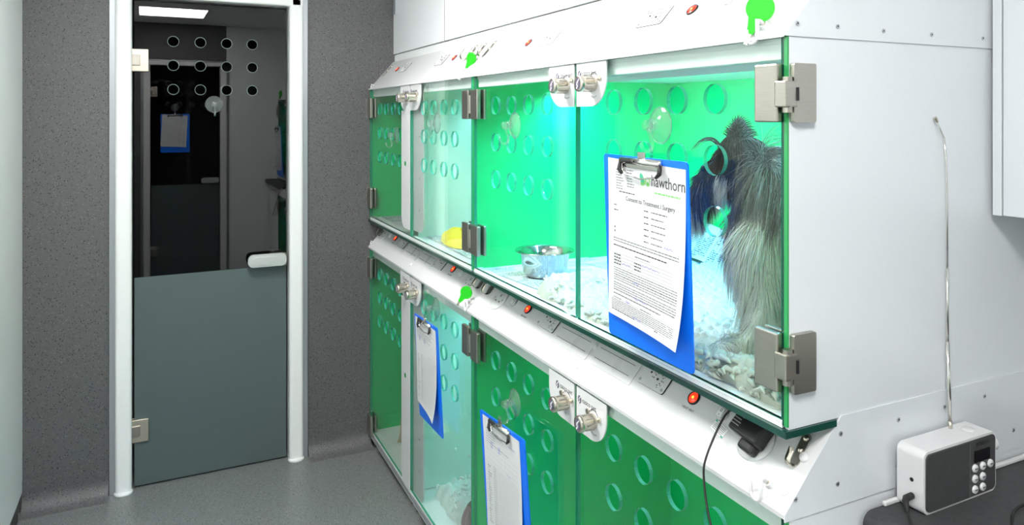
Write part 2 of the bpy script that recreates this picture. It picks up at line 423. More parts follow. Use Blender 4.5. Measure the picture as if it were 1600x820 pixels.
# seam of the vinyl across the wall
# glass doors -------------------------------------------------------
def glass_door(idx, x, d, lit):
    """x: wall face; d: +1 when the room is on the +x side"""
    g = thing('door_%d' % idx, None, None, (x, (DY0 + DY1) / 2, 0), kind='structure')
    # frame: rounded white trunking posts, lintel and jambs
    f = MB()
    for y0, y1 in ((DY0 - .062, DY0 - .002), (DY1 + .002, DY1 + .062)):
        out = roundrect(x - .09 * d if d > 0 else x - .03, y0, x + .03 if d > 0 else x + .09, y1, .014)
        f.prism(out, .0, DZ + .03, 'frame_white', 'z')
    f.box((x - d * .09, DY0 - .062, DZ), (x + d * .03, DY1 + .062, DZ + .035), 'frame_white', .006)
    f.box((x, DY0 - .083, .0), (x + d * .012, DY0 - .060, DZ + .05), 'alu', .002)
    f.box((x, DY1 + .060, .0), (x + d * .012, DY1 + .083, DZ + .05), 'alu', .002)
    f.box((x, DY0 - .083, DZ + .033), (x + d * .012, DY1 + .083, DZ + .055), 'alu', .002)
    f.build('door_frame', g)
    gx0 = x - d * .012; W = DY1 - DY0; hz = .85
    # glass leaf, local x = y, local y = z
    T = Matrix(((0, 0, -d, gx0), (1, 0, 0, DY0 + .006), (0, 1, 0, .008), (0, 0, 0, 1)))
    w = W - .012
    TR = Matrix.Translation((gx0, DY0, 0)) @ Matrix.Rotation(R(.75 if d > 0 else 0), 4, 'Z') @ Matrix.Translation((-gx0, -DY0, 0)); T = TR @ T
    holes = [(.144 + .104 * i, 1.82 - .1 * j, .0215) for i in range(4) for j in range(3)]
    mb = MB().plate([(0, hz), (w, hz - .0), (w, DZ - .02), (0, DZ - .02)], holes, .010, 'door_glass', 'glass_edge_dark', T, 'door_rim')
    mb.plate([(0, 0), (w, 0), (w, hz), (0, hz)], [], .010, 'frost', 'glass_edge_dark', T)
    for hx, hy, hr in holes:
        for zz in (.0003, .0097): mb.tube([(hx + hr * math.cos(R(a)), hy + hr * math.sin(R(a)), zz) for a in range(0, 360, 15)], .0009, 'door_rim', 5, T, closed=True)
    mb.build('glass_leaf', g)
    for z in (1.745, .235):
        h = MB(); y = DY0
        for s in (0, -1):
            xx = gx0 + (d * .001 if s == 0 else -d * .021)
            h.box((xx, y - .004, z - .046), (xx + d * .010, y + .058, z + .046), 'nickel', .002)
            h.box((xx, y - .012, z - .022), (xx + d * .016, y + .028, z + .022), 'steel', .0015)
        h.cyl((gx0, y + .022, z - .022), (gx0, y + .022, z + .022), .012, 'nickel')
        h.build('hinge', g)
    # lever handle with its patch lock
    hd = MB(); ax = gx0 + d * .004
    hd.prism(roundrect(DY1 - .075, .862, DY1 - .008, .918, .012), ax, ax + d * .020, 'nickel', 'x')
    hd.prism(roundrect(DY1 - .170, .866, DY1 - .012, .920, .022), ax + d * .024, ax + d * .040, 'handle', 'x')
    hd.prism(roundrect(DY1 - .150, .876, DY1 - .050, .910, .014), ax + d * .0395, ax + d * .046, 'handle', 'x')
    hd.cyl((ax, DY1 - .06, .893), (ax + d * .036, DY1 - .06, .893), .011, 'chrome')
    hd.build('handle', g)
    hd = MB(); ax = gx0 - d * .014
    hd.prism(roundrect(DY1 - .075, .862, DY1 - .008, .918, .012), ax - d * .020, ax, 'nickel', 'x')
    hd.build('lock_case', g)
    return g
glass_door(1, 0, 1, True)
DY0 += SH; DY1 += SH; glass_door(2, XB, -1, False); DY0 -= SH; DY1 -= SH
# white boots at the foot of the two frame posts
for k, y in enumerate((DY0 - .032, DY1 + .032)):
    b = MB(); b.lathe([(.0, .012), (.030, .012), (.034, .008), (.036, .0), (.0, .0)], 'frame_white', Matrix.Translation((.012, y, .0)), 28)
    struct(b, 'trim_%d' % (k + 1))
# ceiling lights ------------------------------------------------------
def ceiling_light(x, y, label):
    g = thing('ceiling_light', label, 'light', (x, y, ZC), 'ceiling light panels')
    MB().box((x - .30, y - .27, ZC - .012), (x + .30, y - .255, ZC), 'white_plastic').box((x - .30, y + .255, ZC - .012), (x + .30, y + .27, ZC), 'white_plastic') \
        .box((x - .30, y - .255, ZC - .012), (x - .285, y + .255, ZC), 'white_plastic').box((x + .285, y - .255, ZC - .012), (x + .30, y + .255, ZC), 'white_plastic').build('frame', g)
    MB().box((x - .285, y - .255, ZC - .008), (x + .285, y + .255, ZC - .001), 'panel_light').build('diffuser', g)
ceiling_light(3.42, -.71, 'square white ceiling light panel nearest the camera, mirrored in the glass door')
ceiling_light(1.45, -.72, 'added unseen square white ceiling light panel over the floor in front of the far kennels')  # second panel, out of view, added for illumination

# ------------------------------------------------------------------ kennels
L = 2.508; HX = L / 2; D = .75
def logo(mb, T, s):
    """round mark with a white swirl"""
    mb.add([(s * .8 * math.cos(2 * PI * i / 20), s * math.sin(2 * PI * i / 20), 0) for i in range(20)], [list(range(20))], 'logo_violet', T)
    c = [(.50, .85), (.05, .35), (-.28, .0), (-.15, -.25), (.12, -.05), (-.05, -.45), (-.38, -.9)]
    for i in range(len(c) - 1):
        (x0, y0), (x1, y1) = c[i], c[i + 1]; dx, dy = x1 - x0, y1 - y0; l = math.hypot(dx, dy); w = .16 * math.sin(PI * (i + .8) / 7) + .05
        nx, ny = -dy / l * w, dx / l * w
        mb.add([((x0 + nx) * s, (y0 + ny) * s, .0002), ((x0 - nx) * s, (y0 - ny) * s, .0002), ((x1 - nx) * s, (y1 - ny) * s, .0002), ((x1 + nx) * s, (y1 + ny) * s, .0002)],
               [[0, 1, 2, 3]], 'logo_white', T)
def hinge(cx, z, kind):
    h = MB(); zh = .045
    if kind == 'mid':      # glass to glass
        h.box((cx - .062, -.014, z - zh), (cx - .009, -.001, z + zh), 'steel', .0025).box((cx + .009, -.014, z - zh), (cx + .062, -.001, z + zh), 'steel', .0025)
        h.box((cx - .062, .009, z - zh), (cx - .009, .018, z + zh), 'steel', .0025).box((cx + .009, .009, z - zh), (cx + .062, .018, z + zh), 'steel', .0025)
        h.cyl((cx, -.006, z - .028), (cx, -.006, z + .028), .0085, 'steel').box((cx - .010, -.012, z - .018), (cx + .010, -.002, z + .018), 'nickel', .001)
        h.cyl((cx, -.006, z - .036), (cx, -.006, z + .036), .004, 'black')
    if kind == 'right':    # glass to side panel
        x = L
        h.box((x - .056, -.013, z - zh), (x - .008, -.001, z + zh), 'steel', .0025).box((x - .056, .009, z - zh), (x - .012, .017, z + zh), 'steel', .002)
        h.prism(roundrect(.004, z - zh, .050, z + zh, .003), x + .001, x + .010, 'steel', 'x')
        h.box((x - .012, -.015, z - .022), (x + .0115, .010, z + .018), 'steel', .002)
        h.cyl((x + .004, -.004, z - .030), (x + .004, -.004, z + .024), .0075, 'steel')
        h.cyl((x + .0105, .009, z - .012), (x + .0105, .009, z + .008), .0035, 'black', 10)
    if kind == 'left':
        h.box((cx + .008, -.014, z - zh), (cx + .066, -.001, z + zh), 'steel', .0025).box((cx + .010, .009, z - zh), (cx + .060, .017, z + zh), 'steel', .002)
        h.cyl((cx + .004, -.006, z - .030), (cx + .004, -.006, z + .030), .0075, 'steel')
        h.box((cx - .010, -.014, z - zh), (cx + .001, .0, z + zh), 'steel', .002)
    return h
def glass_leaf(par, x0, x1, z0, z1, hx, hz, hinges, lock_side, kx, kz, ztop):
    T = front(0, 0, .008)
    gl = MB().plate([(x0, z0), (x1, z0), (x1, z1), (x0, z1)], [(a, b, .0265) for a in hx for b in hz], .008, 'glass', 'glass_edge', T, 'hole_rim').build('glass_door', par)
    for kind, cx, z in hinges: at(hinge(cx, z, kind).build('hinge'), gl)
    # lock plate: rounded on the outer lower corner
    px0, px1, pb = (kx - .085 - .0, x1 - .001, ztop - .098) if lock_side == 'R' else (x0 + .001, kx + .062, ztop - .098)
    if lock_side == 'R': px0 = x1 - .122
    else: px1 = x0 + .125
    if lock_side == 'R': out = roundrect(px0, pb, px1, ztop, .062, 10, (0, 0, 1, 0))
    else: out = roundrect(px0, pb, px1, ztop, .062, 10, (0, 0, 0, 1))
    # big radius on the outside bottom corner, straight inner edge
    pl = MB().plate(out, [], .003, 'white_plastic', 'white_plastic', front(0, 0, -.0005))
    cxp = (px0 + px1) / 2
    Tl = front(px0 + (.043 if lock_side == 'R' else .014), ztop - .026, -.0037)
    logo(pl, Tl, .0095)
    pl.text('casco pet', .0165, 'ink', Tl @ Matrix.Translation((.012, -.003, 0)), sx=.92)
    # printed turn arc, rivets
    arc = [(kx + .001 + .020 * math.cos(R(a)), kz + .005 + .020 * math.sin(R(a)), -.0) for a in range(20, 166, 12)]
    pl.tube([(p[0], -.004, p[1]) for p in arc], .0006, 'ink', 5)
    for dx, dz in (((.026, .012), (-.022, .014)) if ztop < 1 else ((.026, .012),)):
        pl.cyl((kx + dx, -.003, kz + dz), (kx + dx, -.0075, kz + dz), .0062, 'nickel', 16)
    for j in range(5): pl.box((kx - .010 + j * .005, -.0036, kz - .031 + abs(j - 2) * .0012), (kx - .007 + j * .005, -.0042, kz - .0275 + abs(j - 2) * .0012), 'pale_ink')
    at(pl.build('lock_plate'), gl)
    kn = MB(); Tk = front(kx, kz, -.003)
    prof = [(.0, .0), (.0165, .0), (.0168, .002), (.0168, .030), (.0180, .032), (.0180, .038), (.0165, .0405), (.0135, .041), (.0, .041)]
    kn.lathe(prof, 'nickel', Tk, 36)
    for i in range(8):
        a = 2 * PI * i / 8
        kn.box((-.0018, .0155, .006), (.0018, .0178, .027), 'steel', .0008, Tk @ Matrix.Rotation(a, 4, 'Z'))
    logo(kn, Tk @ Matrix.Translation((0, 0, .0414)), .0125)
    at(kn.build('lock_knob'), gl)
    return gl

def kennel(x0, x1, zb, zt, label, lower, far, led):
    g = thing('dog_kennel', label, 'kennel', ((x0 + x1) / 2, D / 2, zb if not lower else 0), 'pet kennels in the bank')
    fl = zb + .012
    # base
    b = MB()
    if not lower:
        b.box((x0 + .0102, .0, zb), (x1 - .0102, D, zb + .006), 'white_matt').box((x0 + .0102, .0, zb + .006), (x1 - .0102, .028, fl), 'white_matt', .002)
        b.box((x0 + .0102, .028, zb + .006), (x1 - .0102, D, zb + .008), 'white_matt')
    else:
        b.box((x0 + .0102, .004, zb - .032), (x1 - .0102, D, zb + .004), 'white_matt', .003).box((x0 + .0102, .0, zb + .003), (x1 - .0102, .034, zb + .012), 'white_matt', .002)
        b.box((x0, -.003, zb - .012), (x1, .002, zb - .002), 'alu')
    b.build('base', g)
    if not lower:
        e = x1 + (.004 if not far else 0)
        MB().prism([(x0, -.007), (e, -.007), (e, .101), (x0, .101)], zb - .011, zb - .0005, 'glass_edge_dark', 'z').build('glass_shelf', g)
    top = MB().box((x0 + .0102, .012, zt - .010), (x1 - .0102, D, zt), 'white_matt')
    top.build('top_panel', g)
    MB().box((x0 + .014, .013, zt - .036), (x1 - .014, .024, zt - .009), 'white_matt', .002).build('front_rail', g)
    for s, xa, xb in ((0, x0, x0 + .010), (1, x1 - .010, x1)):
        p = MB(); z0 = zb + .004; z1 = zt
        if lower: z0 = zb - .030
        vis = (not far and s == 1)
        inner = 'green'
        xi0, xi1 = (xb - .003, xb + .0) if s == 0 else (xa, xa + .003)
        xo0, xo1 = (xa, xb - .003) if s == 0 else (xa + .003, xb)
        p.box((xi0, .010, z0), (xi1, D, z1 - .010), inner)
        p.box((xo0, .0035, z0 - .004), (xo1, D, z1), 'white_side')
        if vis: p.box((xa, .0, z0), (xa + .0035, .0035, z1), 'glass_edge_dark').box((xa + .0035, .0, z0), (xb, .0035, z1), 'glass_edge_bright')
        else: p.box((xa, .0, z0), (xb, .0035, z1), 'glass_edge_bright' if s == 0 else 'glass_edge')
        p.build('side_panel', g)
    bp = MB().box((x0 + .010, D - .006, zb + .006), (x1 - .010, D, zt - .010), 'green'); bp.build('back_panel', g)
    if led:
        lx = x0 + .04 if not far else (x0 + x1) / 2 + .04
        MB().box((lx, .298, zt - .017), (x1 - .04, .314, zt - .0101), 'white_plastic').box((lx, .292, zt - .026), (x1 - .04, .296, zt - .0101), 'white_plastic').box((lx + .005, .300, zt - .0185), (x1 - .045, .312, zt - .0171), led).build('light_strip', g)  # front lip added to screen the bright strip from the front
    dw = HX / 2
    xm = (x0 + x1) / 2
    hz_ = [1.547, 1.442, 1.336] if not lower else [.816, .712, .608]
    zl0, zl1 = (zb + .012, zt - .003) if not lower else (zb + .014, zt - .002)
    off = xm - .6275
    hA = [off + .166, off + .270, off + .374, off + .478]; hB = [off + .775, off + .881, off + .986, off + 1.090]
    zh = [1.553, 1.142] if not lower else [.822, .105]
    kz = 1.588 if not lower else .848
    ztop = zt - .004
    if far:
        ha = [('left', x0, z) for z in zh]; hb = [('mid', x1 + .004, z) for z in zh]
    else:
        ha = []; hb = [('right', x1, z) for z in zh]
    glass_leaf(g, x0 + .012, xm - .0045, zl0, zl1, hA, hz_, ha, 'R', xm - .040, kz, ztop)
    glass_leaf(g, xm + .0045, x1 - .012, zl0, zl1, hB, hz_, hb, 'L', xm + (.083 - .004 if not far else .075), kz, ztop)
    if far:
        MB().box((xm - .003, .030, zb + .008), (xm + .003, D - .006, zt - .010), 'mint').build('divider', g)
        po = MB(); pz = zb + (.036 if not lower else .004)
        po.plate(roundrect(xm - .112, pz, xm + .118, zt - .012, .045, 8, (0, 0, 1, 1)), [], .004, 'white_plastic', 'white_plastic', front(0, 0, .015))
        po.plate(roundrect(xm - .112, pz, xm - .006, zt - .102, .045, 8, (0, 0, 1, 0)), [], .003, 'white_plastic', 'white_plastic', front(0, 0, -.0005))
        zz = (zb + zt) / 2 - .01 if not lower else .50
        po.cyl((xm - .060, -.0034, zz), (xm - .060, -.0045, zz), .010, 'glass_edge_bright', 20)
        for q in (.12, .24, .40, .50): po.cyl((xm + .075, .011, zb + q), (xm + .075, .009, zb + q), .0035, 'alu', 10)
        po.build('centre_post', g)
    if lower:
        for xx in (x0 + .05, xm - .03, xm + .035, x1 - .06):
            c = MB(); c.cyl((xx, .03, .0), (xx, .03, .010), .020, 'chrome', 20); c.cyl((xx, .03, .010), (xx, .03, .030), .008, 'chrome', 14)
            c.cyl((xx, .006, .022), (xx, .03, .022), .012, 'chrome', 16).build('foot', g)
        for xx in (x0 + .06, x1 - .06):
            MB().cyl((xx, D - .07, .0), (xx, D - .07, .030), .02, 'black_rubber', 16).build('foot', g)
    return g
ZU0, ZU1, ZL0, ZL1 = 1.041, 1.641, .060, .905
kennel(HX, L, ZU0, ZU1, 'upper near glass-fronted kennel with green walls, the terrier and a steel bowl inside', False, False, 'led')
kennel(0, HX, ZU0, ZU1, 'upper far glass-fronted kennel with white centre post and a yellow cloth inside', False, True, 'led_far')
kennel(HX, L, ZL0, ZL1, 'lower near glass-fronted kennel with empty green interior behind a large clipboard', True, False, 'led_low')
kennel(0, HX, ZL0, ZL1, 'lower far glass-fronted kennel with white centre post standing by the grey wall', True, True, 'led_low_far')

# ------------------------------------------------------------------ sloping control fascias
def fascia(z0, zlo, label, upper):
    g = thing('control_fascia', label, 'control panel', (HX, .1, zlo))
    body = MB()
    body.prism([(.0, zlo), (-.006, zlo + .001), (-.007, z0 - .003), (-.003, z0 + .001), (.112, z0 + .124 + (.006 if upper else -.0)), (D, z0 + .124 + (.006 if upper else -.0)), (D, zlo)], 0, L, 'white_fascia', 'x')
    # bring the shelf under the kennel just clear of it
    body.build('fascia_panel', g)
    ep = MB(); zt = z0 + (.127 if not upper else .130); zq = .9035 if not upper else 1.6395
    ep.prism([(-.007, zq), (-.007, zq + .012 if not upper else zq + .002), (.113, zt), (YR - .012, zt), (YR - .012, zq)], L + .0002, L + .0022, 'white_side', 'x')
    zs = z0 + .1 if not upper else z0 + .011
    scr = ([(.111, z0 + .10), (.246, z0 + .098), (.364, z0 + .099), (.475, z0 + .099), (.60, z0 + .098), (.014, z0 + .018), (.104, z0 + .022), (.243, z0 + .022), (.40, z0 + .022), (.56, z0 + .022)]
           if not upper else [(.018, z0 + .018), (.104, z0 + .018), (.21, z0 + .016), (.33, z0 + .016), (.47, z0 + .016)])
    for y, z in scr: ep.cyl((L + .0022, y, z), (L + .0037, y, z), .0036, 'alu', 14).cyl((L + .0037, y, z), (L + .0040, y, z), .0014, 'ink', 8)
    ep.build('end_plate', g)
    k = .022 if upper else 0    # upper items sit a little higher up the slope
    t0 = .002
    for x in ((2.226, 1.525, .944, .236) if not upper else (2.204, 1.500, .918, .214)):
        s = MB(); T = slope(z0, x, .085 + k, t0)
        s.lathe([(.0, .0), (.0135, .0), (.0140, .002), (.0128, .0045), (.0112, .0045), (.0110, .003)], 'black', T, 28)
        s.lathe([(.0110, .003), (.009, .0048), (.0, .0052)], 'red_lamp', T, 24)
        s.lathe([(.0030, .0051), (.002, .0058), (.0, .0060)], 'red_core', T, 12)
        s.text('HEAT MAT', .0068, 'ink', slope(z0, x, .060 + k, t0), 'CENTER')
        s.build('heat_switch', g)
    for xa, xb in (((2.062, 2.150), (1.602, 1.695), (.775, .862), (.312, .400)) if not upper else ((2.035, 2.125), (1.575, 1.664), (.740, .829), (.283, .372))):
        s = MB(); T = slope(z0, xa, .060 + k, t0)
        w = xb - xa; h = .056
        s.plate(roundrect(0, 0, w, h, .006), [], .0055, 'white_plastic', 'ink', T @ Matrix.Translation((0, 0, -.0025)))  # black side faces paint in the shadow along the plate edges
        for cx, cy in ((.008, .008), (w - .008, .008), (.008, h - .008), (w - .008, h - .008)):
            s.cyl((cx, cy, .003), (cx, cy, .0042), .0032, 'alu', 12, T=T)
        s.cyl((w * .32, h * .55, .003), (w * .32, h * .55, .0045), .0022, 'ink', 10, T=T).cyl((w * .62, h * .42, .003), (w * .62, h * .42, .0045), .0026, 'ink', 10, T=T)
        for i in range(9):
            a = R(-60 + i * 30); cx, cy = w * .62 + .013 * math.cos(a), h * .42 + .013 * math.sin(a)
            s.box((cx - .0013, cy - .0013, .003), (cx + .0013, cy + .0013, .0033), 'ink', T=T)
            cx, cy = w * .62 + .018 * math.cos(a), h * .42 + .018 * math.sin(a)
            s.box((cx - .0016, cy - .0007, .003), (cx + .0016, cy + .0007, .0033), 'ink', T=T)
        for i in range(5): s.box((w * .12 + i * .0035, h * .72, .003), (w * .12 + .0022 + i * .0035, h * .76, .0033), 'ink', T=T)
        for i in range(6): s.box((w * .45 + i * .0035, h * .84, .003), (w * .45 + .0022 + i * .0035, h * .88, .0033), 'grey_ink', T=T)
        s.build('heater_control', g)
    if not upper:
        for xa, xb in ((1.705, 1.872), (1.884, 2.050), (.43, .58), (.60, .765)):
            s = MB(); T = slope(z0, xa, .044, t0); w = xb - xa
            s.plate(roundrect(0, 0, w, .060, .003), [], .0015, 'white_plastic', 'white_plastic', T)
            for cy in (.016, .042): s.box((w * .08, cy, .0015), (w * .90, cy + .0011, .0019), 'ink', T=T)
            # ghosted watermark: round mark
            s.add([(w * .58 + .010 * math.cos(2 * PI * i / 20), .030 + .024 * math.sin(2 * PI * i / 20), .0016) for i in range(20)], [list(range(20))], 'white_fascia', T)
            s.text('www.cascopet.com', .006, 'pale_ink', T @ Matrix.Translation((w * .15, -.011, .0)), sx=1.0)
            s.build('name_panel', g)
        for x in (2.304, 1.435, 1.02, .16):
            s = MB(); T = slope(z0, x, .084, t0)
            s.lathe([(.0, .0), (.0125, .0), (.0128, .003), (.0105, .0045), (.0, .0048)], 'white_plastic', T, 24)
            s.lathe([(.0128, .0), (.0138, .0), (.0138, .0006), (.0128, .0008)], 'alu', T, 24).box((-.0065, -.0085, .0045), (.0065, .0085, .0075), 'white_matt', .001, T).box((-.0072, -.0092, .0045), (.0072, .0092, .0050), 'alu', T=T)
            s.box((-.0005, -.006, .0076), (.0005, -.003, .0079), 'ink', T=T); s.lathe([(.0015, .0076), (.0022, .0078), (.0028, .0076)], 'ink', T @ Matrix.Translation((0, .004, 0)), 14)
            s.build('rocker_switch', g)
    else:
        for x in (2.31, 1.60 - .2):
            s = MB(); T = slope(z0, x, .106, t0)
            s.lathe([(.0, .0), (.0125, .0), (.0128, .003), (.0105, .0045), (.0, .0048)], 'white_plastic', T, 24); s.lathe([(.0128, .0), (.0138, .0), (.0138, .0006), (.0128, .0008)], 'alu', T, 24).box((-.0065, -.0085, .0045), (.0065, .0085, .0075), 'white_matt', .001, T).box((-.0072, -.0092, .0045), (.0072, .0092, .0050), 'alu', T=T)
            s.build('rocker_switch', g)
    # round socket plates
    for x in ((1.112, 1.352, 2.395) if not upper else (1.34,)) + ((.075,) if not upper else ()):
        s = MB(); T = slope(z0, x, .072 + k, t0)
        s.lathe([(.0, .0), (.036, .0), (.036, .0018), (.034, .003), (.0, .0032)], 'white_plastic', T, 36).lathe([(.036, .0), (.0368, .0), (.0368, .0005), (.036, .0006)], 'alu', T, 36)
        for dx, dy, w, h in ((0, .011, .0022, .0042), (-.011, -.008, .0036, .002), (.011, -.008, .0036, .002)):
            s.box((dx - w, dy - h, .003), (dx + w, dy + h, .0036), 'brown' if x > 1.3 else 'grey_ink', T=T)
        for dx in (-.024, .024): s.cyl((dx, 0, .003), (dx, 0, .0042), .003, 'alu', 10, T=T)
        s.build('socket', g)
    # brushed metal coat hooks
    def mhook(x, t, ang):
        s = MB(); T = slope(z0, x, t, t0) @ Matrix.Rotation(R(ang), 4, 'Z') @ Matrix.Scale(.72 if x > 2 else .95, 4)
        s.plate(roundrect(-.011, -.045, .011, .032, .0108), [], .003, 'steel', 'steel', T)
        for cy in (.020, -.008): s.lathe([(.0, .0078), (.004, .0072), (.007, .005), (.0075, .003)], 'nickel', T @ Matrix.Translation((0, cy, 0)), 20)
        pts = [(0, -.038, .0015)] + [(0, -.040 - .012 * math.sin(R(a)), .014 - .0125 * math.cos(R(a))) for a in range(10, 181, 17)] + [(0, -.030, .0275), (0, -.018, .029)]
        vs = []
        for p in pts: vs += [(-.0075, p[1], p[2]), (.0075, p[1], p[2]), (.0075, p[1] + .0012, p[2] + .0008), (-.0075, p[1] + .0012, p[2] + .0008)]
        fs = [[i * 4 + j, i * 4 + (j + 1) % 4, (i + 1) * 4 + (j + 1) % 4, (i + 1) * 4 + j] for i in range(len(pts) - 1) for j in range(4)]
        s.add(vs, fs, 'nickel', T, True); s.build('metal_hook', g)
    for x, t, a in (((2.478, .098, 4), (1.190, .112, 0), (1.268, .110, 0), (.030, .105, 0)) if not upper else ((1.06, .125, 0), (1.135, .125, 0), (1.21, .125, 0), (2.455, .118, 0), (.05, .12, 0))): mhook(x, t, a)
    for x in ((2.460, 1.222, .012) if not upper else (2.452, 1.170, .02)):
        s = MB(); T = slope(z0, x, .022, t0) @ Matrix.Scale(1 if x > .1 else .55, 4)
        s.cyl((0, 0, 0), (0, 0, .008), .0085, 'white_plastic', 20, r2=.0065, T=T).cyl((0, 0, .008), (0, 0, .0095), .0042, 'nickel', 14, T=T)
        dn = Vector((0, -.742, -.670)); o_ = Vector((0, -.004, .022))
        pts = [Vector((0, 0, .006)), Vector((0, -.002, .017)), o_] + [o_ + dn * .022] + [o_ + dn * (.026 + .011 * math.sin(R(a))) + Vector((-.011 + .011 * math.cos(R(a)), 0, 0)) for a in range(0, 181, 20)] + [o_ + dn * .014 + Vector((-.023, 0, 0))]
        s.tube(pts, .0034, 'white_plastic', 10, T); s.build('white_hook', g)
    if not upper:
        for x, t in ((2.489, .085), (2.488, .025), (1.879, .082), (1.864, .025), (.59, .085), (.585, .022)):
            MB().lathe([(.0085, .0), (.008, .002), (.005, .0035), (.0, .004)], 'white_plastic', slope(z0, x, t, t0), 18).build('screw_cap', g)
    return g
fascia(.917, .9055, 'white sloping control fascia between the upper and lower kennels with red switches and name panels', False)
fascia(1.641, 1.6415, 'white sloping control fascia above the top kennels under the wall cupboards', True)

# ------------------------------------------------------------------ cupboards over the bank
def cupboard(x0, x1, gap, label, hinge_=False):
    g = thing('wall_cupboard', label, 'cupboard', ((x0 + x1) / 2, .45, 1.77), 'white cupboards above the kennel bank')
    MB().box((x0, .132, 1.772), (x1, YR, ZC), 'white_matt').build('carcass', g)
    d = MB().box((x0 + .002, .112, 1.806), (x1 - gap, .130, ZC - .01), 'white', .002).build('door', g)
    MB().box((x0 + .002, .118, 1.772), (x1 - .001, .132, 1.802), 'white_matt').build('plinth', g)
    if x1 < 2: MB().box((x1 - gap + .0005, .1135 if gap < .01 else .116, 1.806), (x1 + .0015, .131, ZC - .01), 'gap_shade').build('gap_shade_strip', g)  # dark strip painted in as the shaded gap between doors
    if hinge_: at(MB().box((x0 + .018, .106, 1.99), (x0 + .055, .112, 2.08), 'alu', .001).build('latch'), d)
cupboard(0, .694, .012, 'far white cupboard above the kennels, next to the grey wall', True)
cupboard(.694, 1.290, .003, 'middle white cupboard above the kennels, right of the dark gap')
cupboard(1.290, 2.50, .003, 'near wide white cupboard above the kennel with the dog')

# ------------------------------------------------------------------ right end: worktop, wall cabinet, radio
g = thing('wall_cabinet', 'white wall cabinet with flat door mounted at the right of the kennel side panel', 'cupboard', (2.9, .64, 1.34))
MB().box((2.5165, .506, 1.345), (3.45, YR, 2.25), 'white_matt', .001).build('carcass', g)
MB().box((2.5165, .488, 1.34), (2.532, YR - .0, 2.25), 'white_side', .001).build('gable_panel', g)
MB().box((2.5345, .488, 1.341), (3.00, .5055, 2.249), 'white_side', .0015).build('door', g)
MB().box((3.003, .488, 1.341), (3.45, .5055, 2.249), 'white_side', .0015).build('door', g)
o = MB()
prof = [(YR, .845), (YR, .885), (.175, .885)] + [(.175 - .020 * math.sin(R(a)), .865 + .020 * math.cos(R(a))) for a in range(10, 181, 17)] + [(.175, .845)]
o.prism(prof, 2.5155, 4.28, 'worktop', 'x')
tag(o.build('worktop'), 'charcoal speckled worktop at the right end of the kennels, carrying the radio', 'worktop')
g = thing('base_cabinet', 'white base cabinet under the charcoal worktop', 'cupboard', (3.4, .5, 0))
MB().box((2.5155, .22, .10), (4.28, YR - .002, .8445), 'white_matt').build('carcass', g)
MB().box((2.53, .27, .0), (4.26, .285, .10), 'white_matt').build('plinth', g)
for i in range(3):
    d = MB().box((2.518 + i * .588, .20, .105), (3.100 + i * .588, .2195, .84), 'white', .002).build('door', g)
    at(MB().tube([(2.75 + i * .588, .20, .80), (2.75 + i * .588, .175, .80), (2.87 + i * .588, .175, .80), (2.87 + i * .588, .20, .80)], .005, 'steel').build('handle'), d)
tag(MB().box((2.5150, .20, .8855), (2.522, YR, .893), 'white_plastic', .002).build('sealant_strip'), 'white sealant strip where the worktop meets the kennel side', 'sealant')

# radio: local x along its front, y depth (0 front), z up; front faces the camera side
rad = thing('radio', 'small white portable radio with dark grey front standing on the worktop', 'radio', (2.5665, .23, .8852))
rad.rotation_euler = (0, 0, R(91.0))     # local +x runs along world +y, local -y faces +x... body sits at local +y
def rpart(mb, name, par=None):
    o = mb.build(name); o.parent = par or rad; return o
RW, RD, RH = .190, .046, .100
b = MB(); b.prism(roundrect(0, 0, RW, RH, .012), .0, RD, 'white_plastic', 'y')
rpart(b, 'body')
f = MB(); f.prism(roundrect(.004, .004, RW - .004, RH - .004, .009), -.0015, -.0002, 'radio_face', 'y')
f.prism(roundrect(.0045, .0045, RW * .60, RH - .0045, .0088, 6, (0, 1, 1, 0)), -.0025, -.0014, 'grille', 'y')
for i in range(34): f.cyl((RW * .61, -.0016, .008 + i * .0025), (RW * .61, -.0019, .008 + i * .0025), .0004, 'pale_ink', 5)
f.text('ROBERTS', .0085, 'black', Matrix(((1, 0, 0, RW * .70), (0, 0, -1, -.0017), (0, 1, 0, .084), (0, 0, 0, 1))))
rpart(f, 'front_panel')
s = MB(); s.prism(roundrect(RW * .672, .058, RW * .895, .077, .0015), -.0024, -.0015, 'lcd', 'y'); rpart(s, 'screen')
for (cx, cz) in ((.655, .0475), (.765, .0475), (.875, .0475), (.655, .0300), (.765, .0300), (.655, .0125), (.765, .0125)):
    q = MB(); q.lathe([(.0, .0035), (.0055, .0033), (.0065, .0025), (.0067, .0)], 'white_plastic', Matrix(((1, 0, 0, RW * cx + .004), (0, 0, -1, -.0014), (0, 1, 0, cz + .002), (0, 0, 0, 1))), 24)
    q.box((RW * cx + .0005, -.0052, cz + .0010), (RW * cx + .0075, -.0048, cz + .0030), 'grey_ink'); rpart(q, 'button')
q = MB(); q.cyl((RW, RD * .3, .072), (RW + .011, RD * .3, .072), .013, 'white_plastic', 28); rpart(q, 'tuning_dial')
q = MB(); q.lathe([(.0, .0015), (.010, .0015), (.0112, .0005), (.0115, .0), (.0, .0)], 'white_plastic', Matrix.Translation((RW * .80, RD * .5, RH)), 24); rpart(q, 'top_button')
q = MB(); q.cyl((-.0002, .020, .050), (-.0008, .020, .050), .0032, 'black', 16); rpart(q, 'headphone_jack')
q = MB(); q.tube([(.128, RD - .008, RH - .004), (.129, RD - .006, RH + .012)], .0035, 'nickel', 10)
q.tube([(.129, RD - .006, RH + .010), (.133, RD + .001, .245)], .0030, 'chrome', 10); q.tube([(.133, RD + .001, .245), (.1355, RD + .003, .37)], .0024, 'chrome', 10)
